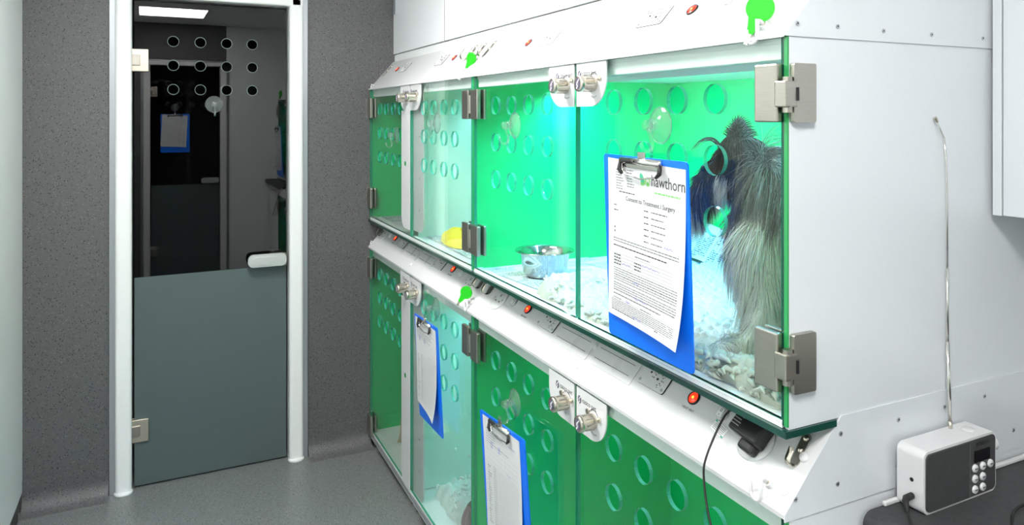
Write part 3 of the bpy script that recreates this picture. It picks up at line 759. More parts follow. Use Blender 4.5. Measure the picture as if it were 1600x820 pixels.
q.tube([(.1355, RD + .003, .37), (.137, RD + .004, .475), (.134, RD + .004, .555), (.128, RD + .004, .595)], .0017, 'chrome', 10)
q.tube([(.128, RD + .004, .595), (.1085, RD + .004, .6255)], .0013, 'chrome', 8); q.cyl((.1095, RD + .004, .623), (.104, RD + .004, .630), .0032, 'nickel', 12)
rpart(q, 'antenna')

def smooth_path(pts, n=8):
    P = [Vector(p) for p in pts]; out = []
    for i in range(len(P) - 1):
        p0, p1, p2, p3 = P[max(0, i - 1)], P[i], P[i + 1], P[min(len(P) - 1, i + 2)]
        for k in range(n):
            t = k / n
            out.append(.5 * ((2 * p1) + (-p0 + p2) * t + (2 * p0 - 5 * p1 + 4 * p2 - p3) * t * t + (-p0 + 3 * p1 - 3 * p2 + p3) * t ** 3))
    return out + [P[-1]]
# power adapter plugged into the last socket, lead hanging down and round to the radio
pa = thing('power_adapter', 'black plug-in power adapter under the bottom corner of the dog kennel with its thin lead', 'adapter', (2.39, .05, .98))
T = slope(.917, 2.395, .080, .006) @ Matrix.Rotation(R(-6), 4, 'Z')
q = MB(); q.box((-.038, -.020, .0), (.030, .026, .028), 'black', .005, T, 3); q.box((-.008, -.036, .0), (.026, -.016, .020), 'black', .006, T, 3)
for i in range(6):
    q.box((-.034, .018 - i * .0055, .0281), (-.034 + .016 + random.random() * .006, .0195 - i * .0055, .0284), 'pale_ink', T=T)
q.build('adapter_body', pa)
st = T @ Vector((-.036, .012, .014))
path = smooth_path([st, st + Vector((-.012, -.004, .006)), st + Vector((-.030, -.014, -.012)), (2.345, -.016, .938), (2.352, -.028, .90), (2.385, -.040, .84), (2.44, -.045, .78), (2.52, -.04, .74), (2.575, .02, .76),
                    (2.60, .10, .84), (2.590, .145, .893), (2.585, .175, .8915), (2.562, .198, .898), (2.548, .212, .908)], 8)
MB().tube(path, .0019, 'black_rubber', 8).build('power_lead', pa)
MB().tube([st, st + Vector((-.010, -.004, .005))], [.004, .0028], 'black_rubber', 10).build('strain_relief', pa)
MB().tube([(2.548, .228, .9105), (2.548, .214, .909), (2.551, .208, .907), (2.563, .197, .898)], [.005, .0055, .005, .0024], 'black_rubber', 12).build('jack_plug', pa)
lab = MB(); T = slope(.917, 2.316, .058, .003) @ Matrix.Rotation(R(-12), 4, 'Z')
lab.box((-.018, -.009, 0), (.018, .009, .0006), 'logo_white', T=T)
for i in range(5): lab.box((-.015, -.006 + i * .003, .0006), (.014, -.0052 + i * .003, .0008), 'grey_ink', T=T)
lab.box((-.018, .006, .0006), (-.013, .009, .0009), 'leaf_teal', T=T); lab.box((.013, -.009, .0006), (.018, -.006, .0009), 'leaf_teal', T=T)
tag(lab.build('cable_label'), 'small white test label with green corners stuck on the fascia under the rocker switch', 'label')
q = MB().tube(smooth_path([(2.66, .235, .8875), (2.655, .30, .8875), (2.62, .375, .8885), (2.625, .44, .890), (2.67, .50, .888), (2.74, .55, .888), (2.80, .60, .889), (2.83, .70, .889), (2.86, .786, .889)], 8), .0019, 'black_rubber', 8)
tag(q.build('black_cable'), 'thin black cable curving over the worktop in front of the radio', 'cable')

# ------------------------------------------------------------------ clear suction hooks
def suction_hook(x, z, label, T=None, hook=True, y=.0):
    T = T or front(x, z, y - .0005)
    g = thing('suction_hook', label, 'hook', T.translation, 'clear suction hooks')
    c = MB(); c.lathe([(.0, .011), (.012, .011), (.015, .008), (.024, .004), (.034, .0015), (.035, .0002), (.030, .0004), (.0, .002)], 'clear_plastic', T, 40)
    c.lathe([(.0345, .0002), (.0358, .0012), (.0345, .0024), (.033, .0012), (.0345, .0002)], 'clear_plastic', T, 40)
    c.cyl((0, 0, .010), (0, 0, .022), .008, 'clear_plastic', 20, T=T)
    c.build('suction_cup', g)
    h = MB(); h.lathe([(.0, .024), (.009, .024), (.010, .026), (.010, .036), (.008, .038), (.0, .038)], 'clear_plastic', T, 20)
    h.lathe([(.011, .018), (.013, .020), (.013, .024), (.011, .026)], 'clear_plastic', T, 24)
    pts = [(0, -.004, .030), (.001, -.018, .026), (.001, -.032, .020)] + [(.001, -.036 - .013 * math.sin(R(a)), .032 - .013 * math.cos(R(a))) for a in range(20, 190, 20)] + [(.001, -.030, .046)]
    h.tube(pts, .0036, 'clear_plastic', 10, T); h.build('hook', g)
suction_hook(2.196, 1.500, 'large clear suction hook on the near top glass door, holding the consent form clipboard')
suction_hook(1.556, 1.492, 'clear suction hook on the glass door in front of the steel bowl')
suction_hook(.930, 1.492, 'clear suction hook on the top glass door right of the white centre post')
suction_hook(.440, 1.440, 'clear suction hook on the farthest top glass door, beside the white centre post')
suction_hook(1.556, .745, 'clear suction hook on the lower glass door above the big lower clipboard')
suction_hook(.922, .850, 'clear suction hook above the small far clipboard in the lower row')
DG = Matrix(((0, 0, 1, -.0150), (1, 0, 0, -.667), (0, 1, 0, 1.567), (0, 0, 0, 1)))
suction_hook(0, 0, 'clear suction hook stuck on the smoked glass door in the grey wall', DG)
DG2 = Matrix(((0, 0, -1, XB + .0115), (-1, 0, 0, -.665), (0, 1, 0, 1.60), (0, 0, 0, 1)))
suction_hook(0, 0, 'clear suction hook on the glass door behind the camera, seen only as a reflection', DG2)

# ------------------------------------------------------------------ clipboards and forms
def clip_fittings(g, w, T):
    b = MB(); b.plate(roundrect(-w / 2, -.365, w / 2, 0, .008), [(0, -.012, .004)], .003, 'blue_board', 'blue_board', T)
    b.build('board', g)
    c = MB(); yy = -.004
    c.tube([(-.062, yy - .004, .007), (.062, yy - .004, .007)], .0065, 'chrome', 14, T)
    c.box((-.062, yy - .018, .003), (.062, yy - .004, .006), 'chrome', .0008, T)
    c.tube([(-.058, yy - .016, .006), (-.056, yy - .024, .009), (-.045, yy - .030, .010), (.0, yy - .036, .010), (.045, yy - .030, .010), (.056, yy - .024, .009), (.058, yy - .016, .006)], .0016, 'chrome', 8, T)
    c.box((-.012, -.004, .003), (.012, .010, .005), 'chrome', .001, T)
    c.build('clip', g)
    for s in (-1, 1):
        MB().tube([(s * .062, yy - .006, .010), (s * .063, yy - .022, .012), (s * .054, yy - .029, .013)], [.003, .0045, .003], 'black_rubber', 10, T).build('clip_grip', g)
def sheet(w, h, T, bow, draw, label, group=None, corner=0):
    """paper: bowed sheet, top held by the clip; draw(put) adds print at paper coordinates"""
    def P(x, y, dz=0):
        u = (x + w / 2) / w; v = -y / h
        z = .0035 + bow * (v ** 2.2) * (.35 + .65 * u) + corner * (v ** 5) * (u ** 3)
        return (x, y, z + dz)
    mb = MB(); n, m = 10, 16
    vs = [P(-w / 2 + w * i / n, -h * j / m) for j in range(m + 1) for i in range(n + 1)]
    vs2 = [(p[0], p[1], p[2] - .0003) for p in vs]
    fs = [[j * (n + 1) + i, (j + 1) * (n + 1) + i, (j + 1) * (n + 1) + i + 1, j * (n + 1) + i + 1] for j in range(m) for i in range(n)]
    mb.add(vs, fs, 'paper', T, True); mb.add(vs2, [f[::-1] for f in fs], 'paper', T, True)
    def line(x0, x1, y, th, mat):
        # split so it follows the sheet
        k = max(1, int((x1 - x0) / .03)); 
        for i in range(k):
            a = x0 + (x1 - x0) * i / k; b = x0 + (x1 - x0) * (i + 1) / k
            mb.add([P(a, y, .0002), P(b, y, .0002), P(b, y - th, .0002), P(a, y - th, .0002)], [[0, 3, 2, 1][::-1]], mat, T)
    def words(x0, x1, y, th, mat='grey_ink'):
        x = x0
        while x < x1 - .002:
            l = min(random.uniform(.003, .011), x1 - x); line(x, x + l, y, th, mat); x += l + .0014
    def txt(s, size, x, y, mat, align='LEFT', sx=1):
        k = len(mb.v); mb.text(s, size, mat, Matrix(), align, 0.00005, sx)
        for i in range(k, len(mb.v)):
            v = mb.v[i]; q = P(v[0] + x, v[1] + y, .0003 + v[2]); mb.v[i] = tuple(T @ Vector(q))
    def pen(pts, th=.0007, mat='blue_ink'):
        for (a, b), (c, d) in zip(pts[:-1], pts[1:]):
            l = math.hypot(c - a, d - b) or 1; nx, ny = -(d - b) / l * th / 2, (c - a) / l * th / 2
            mb.add([P(a + nx, b + ny, .0004), P(a - nx, b - ny, .0004), P(c - nx, d - ny, .0004), P(c + nx, d + ny, .0004)], [[0, 1, 2, 3]], mat, T)
    def scrib(x, y, w_, hh=.004):
        pts = [(x + w_ * i / 14 + random.uniform(-.0008, .0008), y + random.uniform(-hh, hh) * .6) for i in range(15)]; pen(pts)
    draw(line, words, txt, pen, scrib, mb, P)
    o = mb.build('paper_form'); tag(o, label, 'paper', group); return o
def consent(line, words, txt, pen, scrib, mb, P):
    w = .24; L0 = -.105
    for i in range(8): words(-.092, -.092 + random.uniform(.018, .028), -.020 - i * .0052, .0017)
    for i in range(7): words(-.055, -.055 + random.uniform(.016, .026), -.018 - i * .0052, .0017)
    words(-.082, -.030, -.062, .002, 'ink')
    txt('hawthorn', .030, .022, -.040, 'ink', sx=.83)
    words(.032, .105, -.050, .003, 'leaf_green')
    # leaf and paw mark
    def blob(cx, cy, rx, ry, mat, rot=0):
        n = 14; pts = []
        for i in range(n):
            a = 2 * PI * i / n; x, y = rx * math.cos(a), ry * math.sin(a); c, s = math.cos(R(rot)), math.sin(R(rot))
            pts.append(P(cx + x * c - y * s, cy + x * s + y * c, .0004))
        mb.add(pts, [list(range(n))], mat, TT)
    TT = consent.T
    blob(-.006, -.030, .006, .011, 'leaf_teal', 25); blob(-.002, -.037, .009, .005, 'leaf_green', 20)
    blob(.012, -.038, .005, .0045, 'leaf_green'); [blob(.012 + a, -.030 + b, .0019, .003, 'leaf_green') for a, b in ((-.006, -.001), (-.0022, .003), (.0022, .003), (.006, -.001))]
    txt('Consent to Treatment / Surgery', .0125, -.060, -.078, 'ink', sx=.92)
    words(-.100, -.088, -.090, .002, 'ink'); words(-.100, -.086, -.100, .002, 'ink')
    for i in range(6):
        words(.000, .014, -.088 - i * .0115, .002, 'ink'); words(.022, .022 + random.uniform(.03, .05), -.088 - i * .0115, .002)
    blob(-.097, -.135, .0016, .0022, 'ink'); blob(-.097, -.143, .0016, .0022, 'ink')
    scrib(.062, -.146, .024)
    y = -.156
    for i in range(2): words(-.102, .104, y, .0017); y -= .0052
    words(-.102, .070, -.170, .0022, 'ink'); words(-.028, .020, -.180, .002)
    for i in range(5): line(-.100, .090, -.186 - i * .0062, .0004, 'grey_ink')
    for i in range(4): words(-.100, -.075, -.188 - i * .006, .0024, 'ink'); 
    for i in range(3): words(-.030, -.008, -.192 - i * .006, .0024, 'ink')
    scrib(-.073, -.204, .03); scrib(-.010, -.193, .060, .0035)
    y = -.215
    for i in range(6): words(-.100, .105, y, .0016, 'grey_ink' if i != 3 else 'ink'); y -= .0046
    scrib(-.035, -.231, .022); y -= .002
    for i in range(4): words(-.100, .105, y, .0016, 'grey_ink' if i != 3 else 'ink'); y -= .0046
    scrib(-.030, y + .003, .045); y -= .003
    words(-.100, .060, y, .0017, 'ink'); y -= .008; words(-.100, -.072, y, .0017); line(-.07, -.010, y - .002, .0004, 'grey_ink'); words(-.006, .030, y, .0017); line(.032, .1, y - .002, .0004, 'grey_ink')
    scrib(-.055, y, .012); y -= .0048
    words(-.105, -.02, -.2985, .0018, 'ink')
    y2 = y
    for i in range(6): words(-.106, .104, y2, .0013); y2 -= .0033
    line(-.03, .02, -.299, .0004, 'ink'); scrib(-.030, -.297, .028, .004); words(.045, .056, -.2985, .002, 'ink'); line(.058, .088, -.3, .0004, 'ink')
def chart(seed):
    def draw(line, words, txt, pen, scrib, mb, P):
        random.seed(seed)
        w, h = .215, .30
        for i in range(6): words(-.098, -.098 + random.uniform(.03, .17), -.030 - i * .007, .0016)
        for cx in (-.07, -.02):
            for k in range(6): scrib(cx, -.060 - k * .003, .014, .002)
        scrib(.05, -.035, .04, .002); scrib(.03, -.115, .025, .003)
        for i in range(9): line(-.095 + i * .0236, -.0946 + i * .0236, -.072, .045, 'pale_ink')
        for k in range(4): line(-.100, .100, -.072 - k * .013, .0005, 'pale_ink')
        for k in range(32): line(-.100, .100, -.122 - k * .0054, .0004, 'pale_ink')
        for i in range(33): line(-.058 + i * .0049, -.0576 + i * .0049, -.122, .168, 'pale_ink')
        for k in range(24): words(-.096, -.096 + random.uniform(.008, .025), -.130 - k * .0065, .0018, 'grey_ink' if k % 3 else 'ink')
        for k in range(26): line(-.055, -.052, -.124 - k * .006, .0025, 'ink'); line(-.045, -.042, -.124 - k * .006, .0025, 'grey_ink')
    return draw
def clipboard(x, z, w, rz, tilt, label, plabel, draw, pw, ph, bow, corner, y=-.050, T=None, poff=(0, -.010, 3)):
    T = T or (front(x, z, y) @ Matrix.Rotation(R(rz), 4, 'Z') @ Matrix.Rotation(R(tilt), 4, 'X'))
    g = thing('clipboard', label, 'clipboard', T.translation, 'blue clipboards')
    clip_fittings(g, w, T)
    Tp = T @ Matrix.Translation((poff[0], poff[1], 0)) @ Matrix.Rotation(R(poff[2]), 4, 'Z')
    consent.T = Tp
    sheet(pw, ph, Tp, bow, draw, plabel, 'forms on the clipboards', corner)
clipboard(2.209, 1.441, .262, -.6, 2.5, 'big blue clipboard hanging on the near top door in front of the dog',
          'white printed consent form with a green logo on the near blue clipboard', consent, .240, .312, .016, .010, poff=(.006, -.010, -1.6))
clipboard(.928, .812, .245, 2.0, 2.5, 'small-looking blue clipboard on the lower far door, right of the white post',
          'white chart sheet with grid on the far lower blue clipboard', chart(3), .218, .305, .014, .012, y=-.040, poff=(-.004, -.010, -1.5))
clipboard(1.565, .700, .285, 5.0, 2.0, 'blue clipboard on the lower middle door, cut by the bottom of the picture',
          'white chart sheet with blue pen notes on the lower middle clipboard', chart(5), .235, .32, .012, .006, y=-.045, poff=(-.005, -.010, -1.0))
T2 = Matrix(((0, 0, -1, XB - .040), (-1, 0, 0, -.665), (0, 1, 0, 1.535), (0, 0, 0, 1)))
clipboard(0, 0, .25, 0, 0, 'blue clipboard on the glass door behind the camera, seen only as a reflection',
          'white form on the clipboard behind the camera, seen only as a reflection', chart(9), .22, .30, .006, .0, T=T2)

# ------------------------------------------------------------------ keys with green tags
def key_tag(T, label, s=1.0, key=True):
    g = thing('key_fob', label, 'key', T.translation, 'keys with green tags')
    t = MB(); out = []
    for i in range(25):
        a = R(-62 + (304) * i / 24 + 0); out.append((.0165 * s * math.sin(a + PI), .0165 * s * -math.cos(a + PI)))
    out = [(.0165 * s * math.cos(R(a)), .0165 * s * math.sin(R(a))) for a in range(-62, 243, 12)] + [(-.0055 * s, -.024 * s), (-.004 * s, -.032 * s), (.004 * s, -.032 * s), (.0055 * s, -.024 * s)]
    t.plate(out, [(0, .0115 * s, .002)], .006, 'tag_green', 'tag_green', T); t.build('tag', g)
    k = MB(); k.tube([(.0 + .006 * math.cos(R(a)), .018 * s + .007 * math.sin(R(a)), .003 + .004 * math.cos(R(a))) for a in range(0, 360, 24)], .0008, 'nickel', 6, T, closed=True)
    k.tube([(0, .024 * s, .003), (.003, .036 * s, .005)], .0009, 'nickel', 6, T); k.build('ring', g)
    if key: MB().box((-.0035, -.046 * s, .002), (.0035, -.030 * s, .004), 'nickel', .0006, T).box((.0035, -.044 * s, .002), (.0055, -.039 * s, .004), 'nickel', .0004, T).build('key', g)
key_tag(front(2.443, 1.690, .010) @ Matrix.Rotation(R(38), 4, 'Y') @ Matrix.Rotation(R(-22), 4, 'Z'), 'round bright green key tag at the near top corner above the dog kennel', 1.35)
key_tag(front(1.165, 1.702, .034) @ Matrix.Rotation(R(20), 4, 'Y') @ Matrix.Rotation(R(-35), 4, 'Z'), 'green ring-shaped key tag on the upper fascia over the middle hinge', 1.2)
key_tag(front(1.205, .965, .000) @ Matrix.Rotation(R(40), 4, 'Y') @ Matrix.Rotation(R(-38), 4, 'Z'), 'green key tag hanging from a metal hook on the lower fascia', 1.2)

# ------------------------------------------------------------------ kennel contents
def bowl(x, y, z):
    b = MB()
    b.lathe([(.0, .0), (.050, .0), (.058, .004), (.066, .020), (.0715, .055), (.0745, .073), (.080, .077), (.0865, .0775), (.0868, .0745), (.080, .0735), (.0755, .0715)], 'bowl', Matrix.Translation((x, y, z)), 64)
    o = b.build('bowl_wall')
    return o
bw = thing('pet_bowl', 'stainless steel bowl standing on newspaper in the top near kennel', 'bowl', (1.452, .145, ZU0 + .0125))
b = MB(); b.lathe([(.0, .0), (.050, .0), (.056, .003), (.063, .014), (.0690, .045), (.0725, .070), (.078, .0745), (.0860, .0755), (.0868, .0735), (.0860, .0722)], 'bowl', Matrix.Translation((1.452, .145, ZU0 + .0125)), 64)
b.lathe([(.0855, .0756), (.078, .0747), (.0712, .068), (.0675, .045), (.0615, .016), (.052, .006), (.0, .0035)], 'bowl', Matrix.Translation((1.452, .145, ZU0 + .0125)), 64)
b.build('bowl_body', bw)

def news(name, x0, y0, x1, y1, z, mat, label, rz=0, wav=.004, seed=0, lift=None, sz=(12, 12), cat='newspaper', uv=1.0):
    mb = MB(); n, m = sz; c = Vector(((x0 + x1) / 2, (y0 + y1) / 2)); vs = []; UV = []
    for j in range(m + 1):
        for i in range(n + 1):
            u, v = i / n, j / m; p = Vector((x0 + (x1 - x0) * u, y0 + (y1 - y0) * v)) - c
            p = Matrix.Rotation(R(rz), 2) @ p + c
            h = (noise.noise(Vector((p.x * 9 + seed, p.y * 9, seed * 1.7))) * .5 + .5) * wav + (lift(u, v) if lift else 0)
            vs.append((p.x, p.y, z + h)); UV.append((u * uv, v * uv))
    fs = [[j * (n + 1) + i, j * (n + 1) + i + 1, (j + 1) * (n + 1) + i + 1, (j + 1) * (n + 1) + i] for j in range(m) for i in range(n)]
    mb.add(vs, fs, mat, None, True, [[UV[k] for k in f] for f in fs])
    mb.add([(a, b_, c_ - .0006) for a, b_, c_ in vs], [f[::-1] for f in fs], mat, None, True, [[UV[k] for k in f[::-1]] for f in fs])
    o = mb.build(name); tag(o, label, cat, 'newspapers lining the kennels'); return o
zf = ZU0 + .0095
news('newspaper', 1.275, .040, 1.62, .42, zf, 'news', 'white newspaper sheet with red print under and left of the steel bowl', 5, .002, 1)
news('newspaper', 1.50, .035, 1.88, .30, zf + .0005, 'news_blue', 'pale blue-white printed sheet on the kennel floor in front of the bowl', -12, .003, 2)
news('newspaper', 1.34, .36, 1.90, .70, zf + .001, 'news_photo', 'newspaper page with blue pictures behind the bowl and fleece', 3, .004, 3)
news('newspaper', 1.62, .028, 2.40, .10, zf, 'news', 'newspaper edge peeping out under the front of the cream fleece', 0, .002, 6)
# the sheet leaning on the back wall
mb = MB(); n = 10; vs = []; UV = []
for j in range(9):
    for i in range(n + 1):
        u, v = i / n, j / 8; vs.append((1.36 + .34 * u, .665 + .065 * math.sin(v * PI / 2) + .004 * math.sin(u * 9), zf + .010 + .115 * v * (1 - .25 * u) + .006 * math.sin(u * 5))); UV.append((u, v))
fs = [[j * (n + 1) + i, j * (n + 1) + i + 1, (j + 1) * (n + 1) + i + 1, (j + 1) * (n + 1) + i] for j in range(8) for i in range(n)]
mb.add(vs, fs, 'news_big', None, True, [[UV[k] for k in f] for f in fs]); mb.add([(a, b_ - .0006, c_) for a, b_, c_ in vs], [f[::-1] for f in fs], 'news_big', None, True, [[UV[k] for k in f[::-1]] for f in fs])
tag(mb.build('newspaper'), 'folded newspaper leaning against the back wall behind the fleece', 'newspaper', 'newspapers lining the kennels')
news('newspaper', .02, .05, .60, .55, zf, 'news', 'newspaper on the floor of the farthest top compartment', 2, .006, 8)
news('newspaper', .65, .05, 1.22, .5, zf, 'news', 'newspaper under the yellow cloth in the second top compartment', -2, .003, 9)

def fleece(name, x0, y0, x1, y1, z, mat, label, cell=.018, amp=.016, base=.016, step=.0045, seed=0, curl=None, edge=.03, rag=.02, cat='fleece'):
    nx, ny = int((x1 - x0) / step), int((y1 - y0) / step); vs = []
    for j in range(ny + 1):
        for i in range(nx + 1):
            x, y = x0 + (x1 - x0) * i / nx, y0 + (y1 - y0) * j / ny
            wx = noise.noise(Vector((x * 14, y * 14, seed))) * .02; wy = noise.noise(Vector((x * 14, y * 14, seed + 9))) * .02
            d = noise.voronoi(Vector(((x + wx) / cell, (y + wy) / (cell * 1.7), seed)))[0]
            bmp = max(0, 1 - d[0] * 1.25) ** .6 * min(1, (d[1] - d[0]) * 2.2 + .25)
            e = min(x - x0, x1 - x, y - y0, y1 - y) / edge; e = max(0, min(1, e)) ** .5
            big = noise.noise(Vector((x * 5, y * 5, seed + 4))) * .5 + .5
            h = (base + amp * bmp + amp * .7 * big + noise.noise(Vector((x * 150, y * 150, seed))) * .0035) * e
            if curl: h += curl(x, y) * e
            ox = noise.noise(Vector((x * 22, y * 22, seed + 20))) * rag * (1 - e); oy = noise.noise(Vector((x * 22, y * 22, seed + 30))) * rag * (1 - e)
            vs.append((x + ox + wx * .3, y + oy, z + h))
    W = nx + 1
    fs = [[j * W + i, j * W + i + 1, (j + 1) * W + i + 1, (j + 1) * W + i] for j in range(ny) for i in range(nx)]
    mb = MB().add(vs, fs, mat, None, True)
    mb.add([(x0 + .02, y0 + .02, z), (x1 - .02, y0 + .02, z), (x1 - .02, y1 - .02, z), (x0 + .02, y1 - .02, z)], [[3, 2, 1, 0]], mat)
    return mb
def tufts(mb, pts, r, mat, seed=0):
    """curly locks: bent tapered ropes of wool"""
    random.seed(seed)
    for (x, y, z) in pts:
        a = random.gauss(-PI / 2, .75); l = r * random.uniform(2.4, 4.6); c = []
        for k in range(5):
            t = k / 4; c.append((x + math.cos(a) * l * t, y + math.sin(a) * l * t * .6, z + r * .5 * math.sin(PI * t) ** 1.0)); a += random.uniform(-.3, .5)
        mb.tube(c, [r * .35, r * .6, r * .68, r * .5, r * .15], mat, 6)
mb = fleece('f', 1.63, .022, 2.494, .66, zf + .002, 'fleece', '', cell=.0125, amp=.012, step=.0036, base=.018, curl=lambda x, y: .028 * math.exp(-((x - 1.68) / .05) ** 2) * (1 if y < .35 else .4) + .026 * max(0, min(1, (x - 2.2) / .2)) * max(0, 1 - abs(y - .05) / .07))
random.seed(4)
tufts(mb, [(random.uniform(1.615, 1.73), random.uniform(.04, .34), zf + .016 + random.random() * .026) for _ in range(260)], .0058, 'fleece', 1)
tufts(mb, [(random.uniform(1.72, 2.475), .026 + abs(random.gauss(0, .012)), zf + .006 + random.random() * .014) for _ in range(150)], .0066, 'fleece', 2)
tufts(mb, [(random.uniform(2.28, 2.47), random.uniform(.026, .10), zf + .020 + random.random() * .022) for _ in range(110)], .0085, 'fleece', 3)
tag(mb.build('fleece_blanket'), 'cream curly fleece blanket the dog stands on', 'blanket')
mb = fleece('f', .70, .16, 1.20, .60, zf + .004, 'fleece_grey', '', cell=.022, amp=.03, base=.03, step=.008, seed=5, curl=lambda x, y: .05 * math.exp(-((x - .93) / .16) ** 2 - ((y - .36) / .14) ** 2))
tag(mb.build('fleece_blanket'), 'grey-white fleece heaped behind the yellow cloth in the second top compartment', 'blanket')
mb = fleece('f', .70, .08, 1.21, .62, ZL0 + .006, 'fleece_grey', '', cell=.03, amp=.04, base=.03, step=.008, seed=8, curl=lambda x, y: .10 * math.exp(-((x - 1.0) / .17) ** 2 - ((y - .33) / .17) ** 2))
random.seed(11); tufts(mb, [(min(1.19, random.gauss(1.0, .10)), max(.06, random.gauss(.22, .07)), ZL0 + .07 + random.random() * .09) for _ in range(420)], .007, 'fleece_grey', 5)
tag(mb.build('fleece_blanket'), 'shaggy grey-white fleece piled in the lower compartment behind the far clipboard', 'blanket')
# yellow cloth, folded
def cloth_pile(name, cx, cy, z, rx, ry, h, mat, label, cat, seed, peak=1.0):
    mb = MB(); n, m = 36, 14; vs = []
    for j in range(m + 1):
        t = j / m
        for i in range(n):
            a = 2 * PI * i / n; r = math.sin(t * PI / 2); k = 1 + .22 * noise.noise(Vector((math.cos(a) * 1.4, math.sin(a) * 1.4, seed)))
            fold = 1 + .10 * math.sin(a * 5 + t * 4 + seed)
            vs.append((cx + rx * r * math.cos(a) * k, cy + ry * r * math.sin(a) * k, z + h * (math.cos(t * PI / 2) ** peak) * fold))
    fs = [[j * n + i, (j + 1) * n + i, (j + 1) * n + (i + 1) % n, j * n + (i + 1) % n] for j in range(m) for i in range(n)]
    fs += [[m * n + i for i in range(n)]]
    mb.add(vs, fs, mat, None, True); return tag(mb.build(name), label, cat)
cloth_pile('yellow_cloth', .86, .115, zf + .004, .14, .055, .052, 'yellow', 'folded yellow cloth on the floor of the second top compartment', 'cloth', 3, .8)
cloth_pile('brown_towel', 1.06, .11, ZL0 + .062, .11, .05, .085, 'brown', 'brown towel bunched on the fleece in the lower compartment', 'towel', 6)
cloth_pile('mauve_toy', 1.08, .055, ZL0 + .052, .03, .022, .10, 'mauve', 'mauve rounded toy at the glass, right of the lower fleece pile', 'toy', 9, .7)
# tan blanket standing in the lowest far compartment
mb = MB(); n = 14; vs = []
for j in range(11):
    for i in range(n + 1):
        u, v = i / n, j / 10; vs.append((.20 + .24 * u + .012 * math.sin(v * 6), .07 + .025 * math.sin(u * 7) * (1 - v * .5) + .03 * v, ZL0 + .012 + .125 * v + .008 * math.sin(u * 9)))
fs = [[j * (n + 1) + i, j * (n + 1) + i + 1, (j + 1) * (n + 1) + i + 1, (j + 1) * (n + 1) + i] for j in range(10) for i in range(n)]
mb.add(vs, fs, 'tan', None, True); mb.add([(a, b_ + .012, c_) for a, b_, c_ in vs], [f[::-1] for f in fs], 'tan', None, True)
rim = [j * (n + 1) for j in range(11)] + [10 * (n + 1) + i for i in range(1, n + 1)] + [j * (n + 1) + n for j in range(9, -1, -1)] + [i for i in range(n - 1, 0, -1)]
o2 = len(vs)
mb.add(vs + [(a, b_ + .012, c_) for a, b_, c_ in vs], [[rim[i], rim[(i + 1) % len(rim)], o2 + rim[(i + 1) % len(rim)], o2 + rim[i]] for i in range(len(rim))], 'tan', None, True)
tag(mb.build('tan_blanket'), 'tan blanket standing crumpled in the lowest compartment by the grey wall', 'blanket')

# ------------------------------------------------------------------ the dog
dog = thing('dog', 'long-haired terrier with dark head and cream body standing in the near top kennel', 'dog', (2.30, .28, ZU0 + .03))
zg = 1.068
parts = [  # (centre, radii)
    ((2.170, .215, 1.420), (.050, .046, .050)), ((2.178, .215, 1.452), (.034, .038, .034)), ((2.140, .195, 1.392), (.040, .036, .040)),
]
def chain(pts):
    out = []
    for (p, r), (q, s) in zip(pts[:-1], pts[1:]):
        p, q = Vector(p), Vector(q); k = max(2, int((q - p).length / (min(r, s) * .45)))
        out += [(tuple(p.lerp(q, i / k)), (r + (s - r) * i / k,) * 3) for i in range(k + 1)]
    return out
parts += chain([((2.125, .180, 1.375), .032), ((2.100, .165, 1.335), .024), ((2.085, .158, 1.305), .018)])
parts += chain([((2.190, .225, 1.410), .050), ((2.235, .235, 1.375), .068), ((2.290, .275, 1.310), .088), ((2.340, .38, 1.275), .098), ((2.375, .50, 1.245), .098), ((2.385, .57, 1.215), .088)])
parts += chain([((2.225, .205, 1.300), .050), ((2.255, .200, 1.270), .060), ((2.285, .180, 1.215), .038), ((2.302, .155, 1.155), .025), ((2.300, .125, 1.110), .018), ((2.292, .100, zg + .022), .020), ((2.278, .076, zg + .018), .017)])
parts += chain([((2.350, .26, 1.270), .058), ((2.385, .245, 1.205), .036), ((2.392, .235, 1.130), .022), ((2.380, .215, zg + .022), .020), ((2.360, .200, zg + .016), .017)])
parts += chain([((2.330, .57, 1.210), .066), ((2.315, .545, 1.150), .044), ((2.335, .600, 1.110), .024), ((2.315, .575, zg + .020), .019), ((2.300, .545, zg + .015), .016)])
parts += chain([((2.425, .57, 1.200), .056), ((2.435, .545, 1.150), .040), ((2.440, .600, 1.110), .024), ((2.430, .575, zg + .020), .019), ((2.420, .545, zg + .015), .016)])
parts += chain([((2.388, .61, 1.260), .024), ((2.395, .665, 1.300), .018), ((2.392, .695, 1.345), .011)])
parts += chain([((2.182, .205, 1.455), .032), ((2.186, .203, 1.485), .021), ((2.187, .202, 1.508), .009)])   # near ear, pricked
parts += chain([((2.165, .255, 1.440), .022), ((2.150, .268, 1.415), .016), ((2.145, .272, 1.385), .009)])
src = MB()
for c, r in parts:
    bm = bmesh.new(); bmesh.ops.create_icosphere(bm, subdivisions=2, radius=1)
    for v in bm.verts: v.co = Vector((c[0] + v.co.x * r[0], c[1] + v.co.y * r[1], c[2] + v.co.z * r[2]))
    src.bm(bm, 'skin_fur')
tmp = src.build('tmp')
md = tmp.modifiers.new('r', 'REMESH'); md.mode = 'VOXEL'; md.voxel_size = .006; md.use_smooth_shade = True
md = tmp.modifiers.new('s', 'SMOOTH'); md.iterations = 4; md.factor = .5
dg = bpy.context.evaluated_depsgraph_get()
me = bpy.data.meshes.new_from_object(tmp.evaluated_get(dg)); me.name = 'dog_body'
bpy.data.objects.remove(tmp)
body = bpy.data.objects.new('body', me); COL.objects.link(body); body.parent = dog; body.matrix_parent_inverse = Matrix.Translation(-dog.location)
me.materials.clear(); me.materials.append(M['fur_white']); me.materials.append(M['fur_dark']); me.materials.append(M['skin_fur'])
